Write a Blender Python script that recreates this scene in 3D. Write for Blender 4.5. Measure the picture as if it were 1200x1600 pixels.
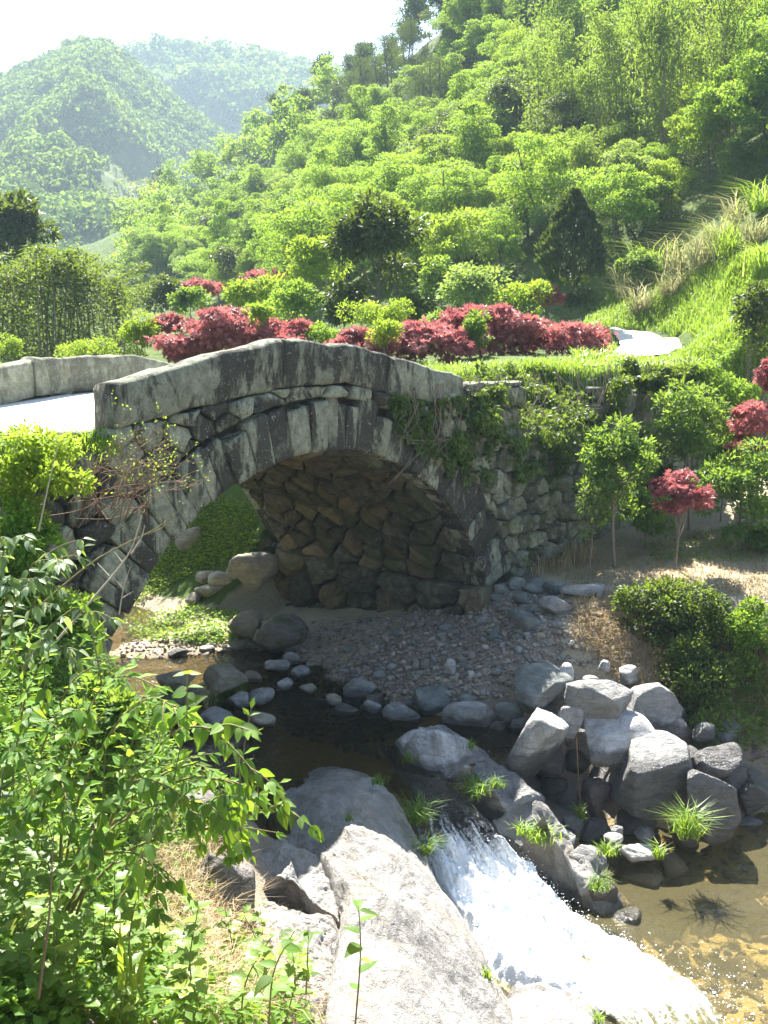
import bpy, bmesh, math, random
import numpy as np
from mathutils import Vector, Matrix, Euler

for _o in list(bpy.data.objects):
    bpy.data.objects.remove(_o)
SC = bpy.context.scene
COL = SC.collection
R = math.radians

# ------------------------------------------------------------------ camera, sky, sun, exposure
PITCH = math.atan(260 / 1600.0)
cam_d = bpy.data.cameras.new('camera')
cam_d.sensor_width = 36.0
cam_d.lens = 36.0
cam_d.clip_start = 0.05
cam_d.clip_end = 6000
cam = bpy.data.objects.new('camera', cam_d)
COL.objects.link(cam)
cam.location = (0, 0, 0)
cam.rotation_euler = (math.pi / 2 - PITCH, 0, 0)
SC.camera = cam

SUN_EL, SUN_AZ = R(50), R(-8)          # azimuth from +Y, negative = to the left
W = bpy.data.worlds.new('World')
SC.world = W
W.use_nodes = True
wn = W.node_tree.nodes
wn.clear()
_sky = wn.new('ShaderNodeTexSky')
_sky.sky_type = 'NISHITA'
_sky.sun_disc = False
_sky.sun_elevation = SUN_EL
_sky.sun_rotation = SUN_AZ
_sky.air_density = 1.0
_sky.dust_density = 0.8
_sky.ozone_density = 1.0
_bg = wn.new('ShaderNodeBackground')
_bg.inputs['Strength'].default_value = 0.05
_wo = wn.new('ShaderNodeOutputWorld')
W.node_tree.links.new(_sky.outputs[0], _bg.inputs['Color'])
W.node_tree.links.new(_bg.outputs[0], _wo.inputs['Surface'])

sun_d = bpy.data.lights.new('sun', 'SUN')
sun_d.energy = 5.0
sun_d.angle = R(0.53)
sun_d.color = (1.0, 0.955, 0.88)
sun = bpy.data.objects.new('sun', sun_d)
COL.objects.link(sun)
SUNV = Vector((math.sin(SUN_AZ) * math.cos(SUN_EL), math.cos(SUN_AZ) * math.cos(SUN_EL), math.sin(SUN_EL)))
sun.rotation_euler = SUNV.to_track_quat('Z', 'Y').to_euler()
sun.location = SUNV * 60

SC.view_settings.view_transform = 'Standard'
SC.view_settings.look = 'None'
SC.view_settings.gamma = 1.0
SC.view_settings.use_curve_mapping = False
SC.view_settings.exposure = 2.7
cy = SC.cycles
cy.use_denoising = True
cy.max_bounces = 8
cy.diffuse_bounces = 3
cy.glossy_bounces = 2
cy.transmission_bounces = 4
cy.transparent_max_bounces = 8
cy.volume_bounces = 0
cy.caustics_reflective = False
cy.caustics_refractive = False
cy.sample_clamp_indirect = 6.0

# ------------------------------------------------------------------ numbers
rng = np.random.default_rng(7)
random.seed(7)
CP, SP = math.cos(PITCH), math.sin(PITCH)


def ray(px, py):
    u = (px - 600) / 1600.0
    v = (800 - py) / 1600.0
    return np.array([u, CP + v * SP, -SP + v * CP])


def at(px, py, Y):                      # pixel of the photograph (1200x1600) at forward distance Y
    r = ray(px, py)
    return r * (Y / r[1])


def at_z(px, py, z):
    r = ray(px, py)
    return r * (z / r[2])


HEAD = R(42)
FD = np.array([math.sin(HEAD), math.cos(HEAD)])
BD = np.array([-math.cos(HEAD), math.sin(HEAD)])
BC = at(500, 700, 12.0)[:2]
BW = 4.6                                 # bridge width
ARC_S, ARC_Z, ARC_R, RING = 0.06, -4.71, 3.48, 0.60


def bp(s, w, z):                         # bridge coordinates: along, across (away), up
    s = np.asarray(s, float); w = np.asarray(w, float); z = np.asarray(z, float)
    s, w, z = np.broadcast_arrays(s, w, z)
    return np.stack([BC[0] + FD[0] * s + BD[0] * w, BC[1] + FD[1] * s + BD[1] * w, z], -1)


def to_sw(x, y):
    dx, dy = x - BC[0], y - BC[1]
    return dx * FD[0] + dy * FD[1], dx * BD[0] + dy * BD[1]


def on_face(px, py, w):                  # pixel -> (s, z) on the vertical plane at offset w
    r = ray(px, py)
    n = BD
    c = BC + BD * w
    t = (n @ c) / (r[:2] @ n)
    p = r * t
    return to_sw(p[0], p[1])[0], p[2]


# numpy noise ---------------------------------------------------------------
def _hash(ix, iy, iz, seed):
    h = (ix.astype(np.int64) * 374761393 + iy.astype(np.int64) * 668265263 + iz.astype(np.int64) * 2147483647 + seed * 974711) & 0xFFFFFFFF
    h = ((h ^ (h >> 13)) * 1274126177) & 0xFFFFFFFF
    h = (h ^ (h >> 16)) & 0xFFFFFFFF
    return h / 2147483647.5 - 1.0


def vnoise(P, scale=1.0, seed=0):
    P = np.asarray(P, float) * scale
    i = np.floor(P).astype(np.int64)
    f = P - i
    f = f * f * f * (f * (f * 6 - 15) + 10)
    r = 0
    for dx in (0, 1):
        wx = f[..., 0] if dx else 1 - f[..., 0]
        for dy in (0, 1):
            wy = f[..., 1] if dy else 1 - f[..., 1]
            for dz in (0, 1):
                wz = f[..., 2] if dz else 1 - f[..., 2]
                r = r + wx * wy * wz * _hash(i[..., 0] + dx, i[..., 1] + dy, i[..., 2] + dz, seed)
    return r


def fbm(P, scale=1.0, octaves=4, seed=0, gain=0.5):
    a, r = 1.0, 0
    for k in range(octaves):
        r = r + a * vnoise(P, scale * 2.03 ** k, seed + 17 * k)
        a *= gain
    return r


class RBF:
    def __init__(self, pts, smooth=0.0):
        A = np.array(pts, float)
        self.c = A[:, :2]
        d = np.linalg.norm(self.c[:, None] - self.c[None], axis=2)
        n = len(A)
        M = np.zeros((n + 3, n + 3))
        M[:n, :n] = -d + np.eye(n) * -smooth * 0 + np.eye(n) * 1e-9
        M[:n, n] = 1
        M[:n, n + 1:] = self.c
        M[n, :n] = 1
        M[n + 1:, :n] = self.c.T
        self.k = np.linalg.solve(M, np.concatenate([A[:, 2], np.zeros(3)]))

    def __call__(self, x, y):
        x = np.asarray(x, float); y = np.asarray(y, float)
        sh = np.broadcast(x, y).shape
        q = np.stack([np.broadcast_to(x, sh).ravel(), np.broadcast_to(y, sh).ravel()], 1)
        out = np.empty(len(q))
        n = len(self.c)
        for a in range(0, len(q), 20000):
            b = q[a:a + 20000]
            d = np.linalg.norm(b[:, None] - self.c[None], axis=2)
            out[a:a + 20000] = -d @ self.k[:n] + self.k[n] + b @ self.k[n + 1:]
        return out.reshape(sh)


# ------------------------------------------------------------------ objects
def tag(o, label=None, cat=None, group=None, kind=None):
    if label: o['label'] = label
    if cat: o['category'] = cat
    if group: o['group'] = group
    if kind: o['kind'] = kind
    return o


def make_mesh(name, V, F, mat=None, smooth=True, tint=None, uv=None):
    """F: (n,k) int array, or a list of such arrays of different k."""
    V = np.asarray(V, np.float32)
    Fs = F if isinstance(F, list) else [F]
    Fs = [np.asarray(f, np.int32) for f in Fs if len(f)]
    me = bpy.data.meshes.new(name)
    me.vertices.add(len(V))
    me.vertices.foreach_set('co', V.ravel())
    tot = sum(f.size for f in Fs)
    npol = sum(len(f) for f in Fs)
    me.loops.add(tot)
    me.polygons.add(npol)
    me.loops.foreach_set('vertex_index', np.concatenate([f.ravel() for f in Fs]).astype(np.int32))
    starts, totals, p = [], [], 0
    for f in Fs:
        k = f.shape[1]
        starts.append(p + np.arange(len(f)) * k)
        totals.append(np.full(len(f), k))
        p += f.size
    me.polygons.foreach_set('loop_start', np.concatenate(starts).astype(np.int32))
    me.polygons.foreach_set('loop_total', np.concatenate(totals).astype(np.int32))
    me.polygons.foreach_set('use_smooth', np.full(npol, smooth, bool))
    me.update(calc_edges=True)
    if tint is not None:
        a = me.attributes.new('tint', 'FLOAT', 'POINT')
        a.data.foreach_set('value', np.asarray(tint, np.float32))
    if uv is not None:
        a = me.attributes.new('flow', 'FLOAT_VECTOR', 'POINT')
        a.data.foreach_set('vector', np.asarray(uv, np.float32).ravel())
    if mat is not None:
        me.materials.append(mat)
    return me


def link(name, me, parent=None, loc=None):
    o = bpy.data.objects.new(name, me)
    COL.objects.link(o)
    if loc is not None: o.location = loc
    if parent is not None: o.parent = parent
    return o


def empty(name, loc=(0, 0, 0), rz=0.0, scale=1.0):
    o = bpy.data.objects.new(name, None)
    o.empty_display_size = 0.2
    COL.objects.link(o)
    o.location = loc
    o.rotation_euler = (0, 0, rz)
    o.scale = (scale,) * 3 if np.isscalar(scale) else scale
    return o


def centred(name, V, F, mat, parent=None, pbase=(0, 0, 0), smooth=True, tint=None):
    """mesh object whose origin lies at its own middle; V in world coordinates; parent sits unrotated at pbase"""
    V = np.asarray(V, float)
    c = (V.min(0) + V.max(0)) / 2
    me = make_mesh(name, V - c, F, mat, smooth, tint)
    return link(name, me, parent, Vector(c - np.asarray(pbase)))


def copy_tree(o, parent=None):
    c = o.copy()
    COL.objects.link(c)
    c.parent = parent
    for ch in o.children:
        copy_tree(ch, c)
    return c


# ------------------------------------------------------------------ materials
class NT:
    def __init__(self, name):
        self.m = bpy.data.materials.new(name)
        self.m.use_nodes = True
        self.t = self.m.node_tree
        self.t.nodes.clear()

    def n(self, typ, **kw):
        nd = self.t.nodes.new(typ)
        for k, v in kw.items():
            if k.startswith('_'):
                setattr(nd, k[1:], v)
            else:
                key = int(k[1:]) if k[0] == 'i' and k[1:].isdigit() else k.replace('__', ' ')
                s = nd.inputs[key]
                if isinstance(v, bpy.types.NodeSocket):
                    self.t.links.new(v, s)
                elif isinstance(v, bpy.types.Node):
                    self.t.links.new(v.outputs[0], s)
                else:
                    s.default_value = v
        return nd

    def pos(self, scale=(1, 1, 1)):
        g = self.n('ShaderNodeNewGeometry')
        m = self.n('ShaderNodeMapping', i0=g.outputs['Position'])
        m.inputs['Scale'].default_value = scale
        return m.outputs[0]

    def noise(self, scale, detail=4, rough=0.55, vec=None, dist=0.0):
        nd = self.n('ShaderNodeTexNoise', Scale=scale, Detail=detail, Roughness=rough, Distortion=dist)
        if vec is not None: self.t.links.new(vec, nd.inputs['Vector'])
        return nd.outputs['Fac']

    def ramp(self, fac, stops, interp='LINEAR'):
        r = self.n('ShaderNodeValToRGB', Fac=fac)
        r.color_ramp.interpolation = interp
        e = r.color_ramp.elements
        while len(e) < len(stops): e.new(0.5)
        for el, (p, c) in zip(e, stops):
            el.position = p
            el.color = (*c, 1) if len(c) == 3 else c
        return r.outputs['Color']

    def mask(self, fac, a, b):
        r = self.n('ShaderNodeMapRange', Value=fac)
        r.inputs['From Min'].default_value = a
        r.inputs['From Max'].default_value = b
        r.clamp = True
        return r.outputs[0]

    def mix(self, fac, a, b, mode='MIX'):
        nd = self.t.nodes.new('ShaderNodeMix')
        nd.data_type = 'RGBA'
        nd.blend_type = mode
        for s, v in ((nd.inputs[0], fac), (nd.inputs[6], a), (nd.inputs[7], b)):
            if isinstance(v, bpy.types.NodeSocket): self.t.links.new(v, s)
            elif isinstance(v, tuple): s.default_value = (*v, 1) if len(v) == 3 else v
            else: s.default_value = v
        return nd.outputs[2]

    def math(self, op, a, b=0.0):
        nd = self.n('ShaderNodeMath', _operation=op)
        for s, v in ((nd.inputs[0], a), (nd.inputs[1], b)):
            if isinstance(v, bpy.types.NodeSocket): self.t.links.new(v, s)
            else: s.default_value = v
        return nd.outputs[0]

    def bump(self, h, strength=0.5, dist=0.02, normal=None):
        b = self.n('ShaderNodeBump', Strength=strength, Distance=dist, Height=h)
        if normal is not None: self.t.links.new(normal, b.inputs['Normal'])
        return b.outputs[0]

    def out(self, sh, vol=None):
        o = self.n('ShaderNodeOutputMaterial')
        if sh is not None: self.t.links.new(sh.outputs[0] if isinstance(sh, bpy.types.Node) else sh, o.inputs['Surface'])
        if vol is not None: self.t.links.new(vol.outputs[0], o.inputs['Volume'])
        return self.m

    def princ(self, col, rough=0.9, normal=None, spec=0.3):
        p = self.n('ShaderNodeBsdfPrincipled', Base__Color=col if not isinstance(col, tuple) else (*col, 1), Roughness=rough)
        p.inputs['Specular IOR Level'].default_value = spec
        if normal is not None: self.t.links.new(normal, p.inputs['Normal'])
        return p

    def objrand(self):
        return self.n('ShaderNodeObjectInfo').outputs['Random']

    def attr(self, name):
        return self.n('ShaderNodeAttribute', _attribute_name=name).outputs['Fac']

    def upness(self):
        g = self.n('ShaderNodeNewGeometry')
        s = self.n('ShaderNodeSeparateXYZ', i0=g.outputs['Normal'])
        return s.outputs[2]


def mat_leaf(name, stops, trans=0.4, rough=0.45, spec=0.35, bump=0.0, backcol=None):
    """leaf colour runs over the stops by per-leaf tint; part of the light passes through the blade"""
    t = NT(name)
    a = t.attr('tint')
    orr = t.objrand()
    f = t.math('ADD', t.math('MULTIPLY', a, 0.8), t.math('MULTIPLY', orr, 0.2))
    col = t.ramp(f, stops)
    tc = t.mix(0.5, col, (0.42, 0.56, 0.04), 'MIX') if backcol is None else t.mix(0.6, col, backcol)
    nrm = None
    if bump:
        nrm = t.bump(t.noise(60, 3), bump, 0.01)
    p = t.princ(col, rough, nrm, spec)
    tr = t.n('ShaderNodeBsdfTranslucent', Color=tc)
    mx = t.n('ShaderNodeMixShader', Fac=trans)
    t.t.links.new(p.outputs[0], mx.inputs[1])
    t.t.links.new(tr.outputs[0], mx.inputs[2])
    return t.out(mx)


def mat_leaf_obj(name, stops, trans=0.42, rough=0.4, backcol=(0.32, 0.45, 0.02)):
    """for single leaf objects: colour by object, veins as relief"""
    t = NT(name)
    col = t.ramp(t.objrand(), stops)
    co = t.n('ShaderNodeTexCoord').outputs['Object']
    sp = t.n('ShaderNodeSeparateXYZ', i0=co)
    ax = t.math('ABSOLUTE', sp.outputs[0])
    v = t.math('SUBTRACT', sp.outputs[1], t.math('MULTIPLY', ax, 0.9))
    wv = t.math('SINE', t.math('MULTIPLY', v, 55.0))
    vein = t.mask(wv, 0.75, 1.0)
    mid = t.mask(ax, 0.03, 0.0)
    vm = t.math('MAXIMUM', vein, mid)
    col2 = t.mix(t.math('MULTIPLY', vm, 0.35), col, (0.22, 0.33, 0.08))
    nrm = t.bump(vm, 0.35, 0.01)
    p = t.princ(col2, rough, nrm, 0.22)
    tr = t.n('ShaderNodeBsdfTranslucent', Color=t.mix(0.6, col2, backcol))
    mx = t.n('ShaderNodeMixShader', Fac=trans)
    t.t.links.new(p.outputs[0], mx.inputs[1])
    t.t.links.new(tr.outputs[0], mx.inputs[2])
    return t.out(mx)


def mat_bark(name, c1, c2, scale=18):
    t = NT(name)
    n = t.noise(scale, 5, 0.65, t.pos((1, 1, 0.3)))
    return t.out(t.princ(t.mix(n, c1, c2), 0.9, t.bump(n, 0.6, 0.02)))


def mat_rock(name, c_dark, c_mid, c_light, scale=3.0, moss=0.0, bump=0.7, stain=(0.16, 0.12, 0.08), stain_amt=0.35, wet=False, crack=0.5, lay=1.0):
    t = NT(name)
    p = t.pos()
    big = t.noise(scale * 0.5, 5, 0.6, p)
    mid = t.noise(scale * 3.1, 6, 0.65, p, 0.4)
    fine = t.noise(scale * 22, 4, 0.7, p)
    sp = t.noise(scale * 55, 2, 0.6, p)
    f = t.math('ADD', t.math('MULTIPLY', mid, 0.55), t.math('ADD', t.math('MULTIPLY', big, 0.3), t.math('MULTIPLY', fine, 0.25)))
    col = t.ramp(f, [(0.33, c_dark), (0.53, c_mid), (0.74, c_light)])
    orr = t.objrand()
    col = t.mix(t.math('MULTIPLY', t.math('SUBTRACT', orr, 0.5), 0.35), col, (0.5, 0.5, 0.47), 'MIX') if False else col
    br = t.math('ADD', 0.8, t.math('MULTIPLY', orr, 0.4))
    col = t.mix(1.0, col, t.n('ShaderNodeCombineXYZ', X=br, Y=br, Z=br).outputs[0], 'MULTIPLY')
    sm = t.math('MULTIPLY', t.mask(t.noise(scale * 0.9, 4, 0.6, t.pos((1, 1, 0.5)), 0.6), 0.5, 0.68), stain_amt)
    col = t.mix(sm, col, stain)
    spm = t.mask(sp, 0.66, 0.72)
    col = t.mix(t.math('MULTIPLY', spm, 0.35), col, c_dark)
    vo = t.n('ShaderNodeTexVoronoi', Scale=scale * 0.9, _feature='DISTANCE_TO_EDGE')
    wv = t.n('ShaderNodeVectorMath', _operation='ADD', i0=p)
    nz = t.n('ShaderNodeTexNoise', Scale=scale * 1.7, Detail=4)
    t.t.links.new(p, nz.inputs['Vector'])
    t.t.links.new(nz.outputs['Color'], wv.inputs[1])
    t.t.links.new(wv.outputs[0], vo.inputs['Vector'])
    cr = t.mask(vo.outputs['Distance'], 0.03, 0.0)
    crk = t.math('MULTIPLY', cr, crack)
    col = t.mix(t.math('MULTIPLY', crk, 0.6), col, c_dark)
    if moss:
        mm = t.math('MULTIPLY', t.mask(t.noise(scale * 1.3, 5, 0.65, p), 0.5, 0.62), moss)
        col = t.mix(mm, col, t.mix(fine, (0.05, 0.075, 0.012), (0.12, 0.16, 0.02)))
    mpr = t.n('ShaderNodeMapping', i0=p)
    mpr.inputs['Rotation'].default_value = (0.5, 0.35, 0.4)
    mpr.inputs['Scale'].default_value = (1.0, 1.0, 7.0)
    strata = t.noise(scale * 1.4, 5, 0.6, mpr.outputs[0], 0.3)
    col = t.mix(t.math('MULTIPLY', t.mask(strata, 0.52, 0.66), 0.45 * lay), col, c_dark)
    col = t.mix(t.math('MULTIPLY', t.mask(strata, 0.42, 0.3), 0.4 * lay), col, c_light)
    h = t.math('ADD', t.math('MULTIPLY', mid, 1.0), t.math('ADD', t.math('MULTIPLY', fine, 0.4), t.math('ADD', t.math('MULTIPLY', crk, -0.5), t.math('MULTIPLY', strata, 0.7 * lay))))
    nrm = t.bump(h, bump, 0.06)
    # wet band at the two water levels
    sz = t.n('ShaderNodeSeparateXYZ', i0=p)
    wz = t.math('ADD', sz.outputs[2], t.math('MULTIPLY', t.math('SUBTRACT', mid, 0.5), 0.12))
    up_ = t.math('MULTIPLY', t.mask(wz, -4.39, -4.45), t.mask(sz.outputs[1], 9.9, 10.2))
    wm = t.math('MAXIMUM', up_, t.mask(wz, -5.24, -5.32))
    col = t.mix(t.math('MULTIPLY', wm, 0.62), col, (0.02, 0.018, 0.014))
    rg = t.math('SUBTRACT', 0.25 if wet else 0.85, t.math('MULTIPLY', wm, 0.0 if wet else 0.55))
    return t.out(t.princ(col, rg, nrm, 0.5 if wet else 0.25))
# ------------------------------------------------------------------ terrain heights
Z_UP, Z_LOW = -4.5, -5.4                 # water levels above and below the little fall


def _bpx(s, w, z):
    p = bp(s, w, z)
    return (p[0], p[1], z)


_low = [tuple(at_z(a, b, z)) for a, b, z in [
    # stream bed above the fall
    (480, 1085, -4.85), (560, 1150, -4.85), (430, 1140, -4.85), (600, 1195, -4.8), (645, 1222, -4.72),
    (300, 1045, -4.62), (240, 1045, -4.6), (400, 1062, -4.75), (330, 1110, -4.8), (520, 1120, -4.85),
    # sand and weeds below the arch
    (250, 945, -4.36), (215, 1000, -4.42), (300, 985, -4.3), (340, 1005, -4.38), (420, 1020, -4.5), (180, 1020, -4.5),
    # gravel bank
    (700, 1000, -4.02), (850, 950, -3.66), (600, 1050, -4.36), (750, 1075, -4.2), (845, 1040, -3.98), (890, 1000, -3.78),
    (640, 970, -4.05), (560, 1010, -4.3), (520, 1060, -4.5), (680, 1120, -4.55), (600, 1110, -4.55), (480, 1050, -4.55),
    # terrace on the right and its bank
    (890, 925, -3.42), (1060, 888, -3.2), (1190, 885, -3.15), (1000, 845, -3.25), (930, 880, -3.3), (1130, 850, -3.1),
    (1000, 925, -3.35), (1190, 940, -3.3), (1100, 935, -3.32), (960, 1010, -3.85), (1000, 1060, -4.1), (1100, 1120, -4.4), (1190, 1130, -4.5),
    (930, 1100, -4.45), (860, 1140, -4.75), (1050, 1180, -5.0), (1190, 1200, -5.1), (900, 1220, -5.15),
    # lower pool bed
    (1100, 1400, -5.66), (1200, 1340, -5.62), (1000, 1500, -5.8), (1200, 1600, -5.72), (1190, 1285, -5.52), (1100, 1580, -5.8), (900, 1560, -5.95),
    # beside and under the chute
    (770, 1380, -5.5), (690, 1270, -5.1), (860, 1460, -5.75), (880, 1340, -5.45), (800, 1260, -5.1), (960, 1430, -5.75),
    # left foreground bank
    (560, 1400, -5.0), (650, 1540, -5.2), (500, 1260, -4.95), (420, 1200, -4.9),
    (0, 1600, -2.5), (300, 1600, -2.95), (480, 1600, -3.7), (300, 1350, -3.75), (400, 1460, -4.1), (100, 1300, -2.9), (100, 1000, -2.5),
    (240, 1180, -4.2), (160, 1080, -3.7), (200, 1450, -3.1),
]]
_low += [(-2.2, 9.2, -3.9), (-1.6, 9.6, -4.6), (-2.0, 8.2, -3.0), (0, 0, -1.62), (-3, 1, -1.4), (3, 0.5, -3.2), (0.6, 3.4, -3.6),
         (2.0, 4.0, -5.6), (6, 5, -5.8), (9, 9, -4.8), (7.5, 11.5, -3.4), (-5, 4, -1.3), (-8, 6, -0.9), (-3.6, 6.2, -1.7), (-2.4, 4.0, -2.1),
         (0, -6, -1.2), (-8, -4, -1.0), (8, -4, -4.5), (12, 4, -4.0), (12, 14, -2.3),
         _bpx(-3.4, -0.5, -3.2), _bpx(-4.5, -0.6, -1.7), _bpx(-6, -0.5, -1.0), _bpx(-8, -0.4, -0.95), _bpx(-4.2, -1.6, -2.2),
         _bpx(3.6, -0.2, -3.5), _bpx(5, -0.3, -3.3), _bpx(6.6, -0.3, -3.0), _bpx(8, -0.5, -2.9), _bpx(10, -0.4, -2.4), _bpx(9, -2.2, -2.6), _bpx(12, -3, -1.8), _bpx(11, -6, -2.4),
         _bpx(-2.6, 1.2, -4.45), _bpx(-2.6, 4, -4.5), _bpx(0, 5.5, -4.7), _bpx(-1.5, 5, -4.62), _bpx(3, 3, -4.3), _bpx(3, 4.6, -4.4), _bpx(2.6, 1.2, -4.1), _bpx(1.6, 3.6, -4.45)]
LOW = RBF(_low)

# upper ground: terrace behind the wall, path, grass bank, wooded hillside
CREST = [(650, 80, 108), (560, 130, 122), (480, 172, 135), (400, 238, 145), (300, 315, 155), (210, 385, 165), (100, 450, 170),
         (800, -100, 92), (1000, -330, 86), (1250, -420, 78)]
_up = [(-12, 12, -0.95), (-7, 8, -0.92), (-14, 22, -0.8), (-22, 32, -0.5), (-32, 50, 0.5), (-45, 90, 4.0), (-70, 60, 6.0), (-90, 130, 14),
       (-9, 22, -0.8), (-4, 21, -0.6), (-1.0, 18.5, -0.6), (0.5, 17, -0.62), (2.0, 15.9, -0.66), _bpx(3.6, 1, -0.72), _bpx(3.6, 4, -0.72),
       _bpx(-3.6, 0.5, -1.0), _bpx(-3.6, 4, -1.0), _bpx(5, 0.2, -0.42), _bpx(7, 0.2, -0.32), _bpx(9, 0.2, -0.25)]
for a, b, Y in [(780, 572, 17.2), (850, 562, 18.6), (760, 555, 19.5), (900, 556, 21), (1120, 560, 21.5), (1190, 545, 20), (1100, 490, 27), (1200, 455, 22.5),
                (1150, 400, 26), (1200, 310, 30), (1000, 450, 35), (920, 480, 36), (850, 490, 36), (700, 505, 33), (560, 500, 40), (400, 490, 55), (300, 480, 75), (200, 455, 100),
                (1300, 500, 17), (1400, 400, 18), (1400, 150, 30), (1600, 100, 28), (1320, 560, 15.5),
                (1000, 330, 42), (900, 380, 38), (1100, 250, 40), (1200, 180, 42), (700, 380, 46), (560, 400, 62), (420, 410, 85), (300, 410, 110),
                (800, 230, 58), (650, 280, 68), (540, 300, 85), (420, 330, 110), (330, 370, 130), (1000, 120, 58), (1150, 20, 58), (850, 60, 75), (700, 130, 85), (560, 190, 105)] + CREST:
    p = at(a, b, Y)
    _up.append(tuple(p))
for a, b in [(940, 566), (1000, 563), (1050, 558), (960, 551), (1020, 548), (1075, 548), (965, 539), (1020, 537), (1080, 539), (955, 528), (1010, 526), (1060, 527), (930, 517), (980, 516), (1020, 515)]:
    p = at(a, b, np.interp(b, [509, 517, 528, 540, 551, 566], [30.2, 29, 27.3, 25.7, 24.3, 23]))   # the bed of the path
    _up.append((p[0], p[1], p[2] - 0.05))
for a, b, Y in CREST:                                   # the far side of the ridge falls away
    p = at(a, b, Y)
    _up.append((p[0] * 1.35, p[1] * 1.35, p[2] * 0.95))
UP = RBF(_up)


def sstep(x, a, b):
    t = np.clip((x - a) / (b - a), 0, 1)
    return t * t * (3 - 2 * t)


def H(x, y):
    x = np.asarray(x, float); y = np.asarray(y, float)
    x, y = np.broadcast_arrays(x, y)
    s, w = to_sw(x, y)
    P = np.stack([x, y, np.zeros_like(x)], -1)
    low = LOW(x, y)
    up = UP(x, y)
    n1 = fbm(P, 0.9, 4, 3) * 0.07 + fbm(P, 4.0, 3, 9) * 0.018
    low = low + n1
    up = up + fbm(P, 0.5, 3, 5) * 0.05 * np.clip(y / 20, 0.3, 6)
    bed = -4.55 + 0.02 * np.clip(w - BW, 0, 40) + n1
    ch = bed + (up - bed) * np.maximum(sstep(s, 1.3, 6.0), 1 - sstep(s, -4.8, -2.6))
    ch = ch + (up - ch) * sstep(w, 14, 22)
    k = sstep(w, BW - 0.6, BW + 0.8)
    chan = np.clip(low, -5, -3.9) * (1 - k) + ch * k
    inside = (w >= 0.2) & (w <= BW)
    out = np.where(w < 0.2, low, ch)
    out = np.where(inside & (s > -3.5) & (s < 3.52), chan, out)
    out = np.where(inside & (s >= 3.52), up, out)
    out = np.where((w > BW) & (s > 4.0), np.maximum(ch, out), out)
    out = np.where(inside & (s <= -3.5), up, out)
    out = out - np.where((w >= 0.2) & (s > 3.52), (1 - sstep(w, 0.2, 1.6)) * 1.1 * sstep(s, 3.4, 4.2) * (1 - 0.8 * sstep(s, 6.1, 6.5)), 0)
    return out


# tables of the heights for quick look-up when things are scattered
_NX, _NY, _NS = -20.0, -7.0, 0.1
_ta, _tb = np.meshgrid(np.arange(_NX, 20.01, _NS), np.arange(_NY, 40.01, _NS), indexing='ij')
TAB_N = H(_ta, _tb)
_FX, _FY, _FS = -150.0, 18.0, 1.25
_ta, _tb = np.meshgrid(np.arange(_FX, 150.01, _FS), np.arange(_FY, 262.0, _FS), indexing='ij')
TAB_F = H(_ta, _tb)


def _bil(T, x, y, x0, y0, st):
    fx = np.clip((x - x0) / st, 0, T.shape[0] - 1.001); fy = np.clip((y - y0) / st, 0, T.shape[1] - 1.001)
    i = fx.astype(int); j = fy.astype(int)
    u = fx - i; v = fy - j
    return (T[i, j] * (1 - u) + T[i + 1, j] * u) * (1 - v) + (T[i, j + 1] * (1 - u) + T[i + 1, j + 1] * u) * v


def Hq(x, y):
    x = np.asarray(x, float); y = np.asarray(y, float)
    x, y = np.broadcast_arrays(x, y)
    near = (np.abs(x) < 19.9) & (y < 39.9)
    return np.where(near, _bil(TAB_N, x, y, _NX, _NY, _NS), _bil(TAB_F, x, y, _FX, _FY, _FS))


def h1(x, y):
    return float(Hq(np.array([x]), np.array([y]))[0])


def on_ground(px, py, y0=3.0, y1=200.0):
    """first point of the terrain along the ray of a pixel"""
    r = ray(px, py)
    r = r / r[1]
    Y = np.geomspace(y0, y1, 900)
    g = Hq(r[0] * Y, Y) - r[2] * Y
    i = np.argmax(g > 0)
    if g[i] <= 0: return None
    return np.array([r[0] * Y[i], Y[i], r[2] * Y[i]])


def grid_faces(n, m):
    a = np.arange(n * m).reshape(n, m)
    return np.stack([a[:-1, :-1].ravel(), a[1:, :-1].ravel(), a[1:, 1:].ravel(), a[:-1, 1:].ravel()], 1)


# ground materials ------------------------------------------------------------
def m_ground():
    t = NT('ground_soil')
    p = t.pos()
    n1 = t.noise(2.2, 5, 0.6, p)
    n2 = t.noise(24, 5, 0.7, p)
    peb = t.n('ShaderNodeTexVoronoi', Scale=26.0)
    t.t.links.new(p, peb.inputs['Vector'])
    soil = t.mix(n2, (0.1, 0.075, 0.052), (0.33, 0.265, 0.195))
    soil = t.mix(t.math('MULTIPLY', n1, 0.5), soil, (0.2, 0.18, 0.15))
    straw = t.mix(n2, (0.19, 0.15, 0.09), (0.48, 0.415, 0.29))
    green = t.mix(n2, (0.035, 0.06, 0.012), (0.1, 0.15, 0.03))
    fv = t.n('ShaderNodeAttribute', _attribute_name='flow').outputs['Vector']
    sx = t.n('ShaderNodeSeparateXYZ', i0=fv)
    c = t.mix(t.mask(t.math('ADD', sx.outputs[0], t.math('SUBTRACT', n1, 0.5)), 0.35, 0.65), soil, straw)
    c = t.mix(t.mask(t.math('ADD', sx.outputs[1], t.math('SUBTRACT', n1, 0.5)), 0.35, 0.65), c, green)
    bed = t.mix(n2, (0.12, 0.085, 0.04), (0.42, 0.33, 0.175))
    c = t.mix(sx.outputs[2], c, bed)
    h = t.math('ADD', n2, t.math('MULTIPLY', peb.outputs['Distance'], -0.6))
    return t.out(t.princ(c, 0.95, t.bump(h, 0.8, 0.03), 0.15))


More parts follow.
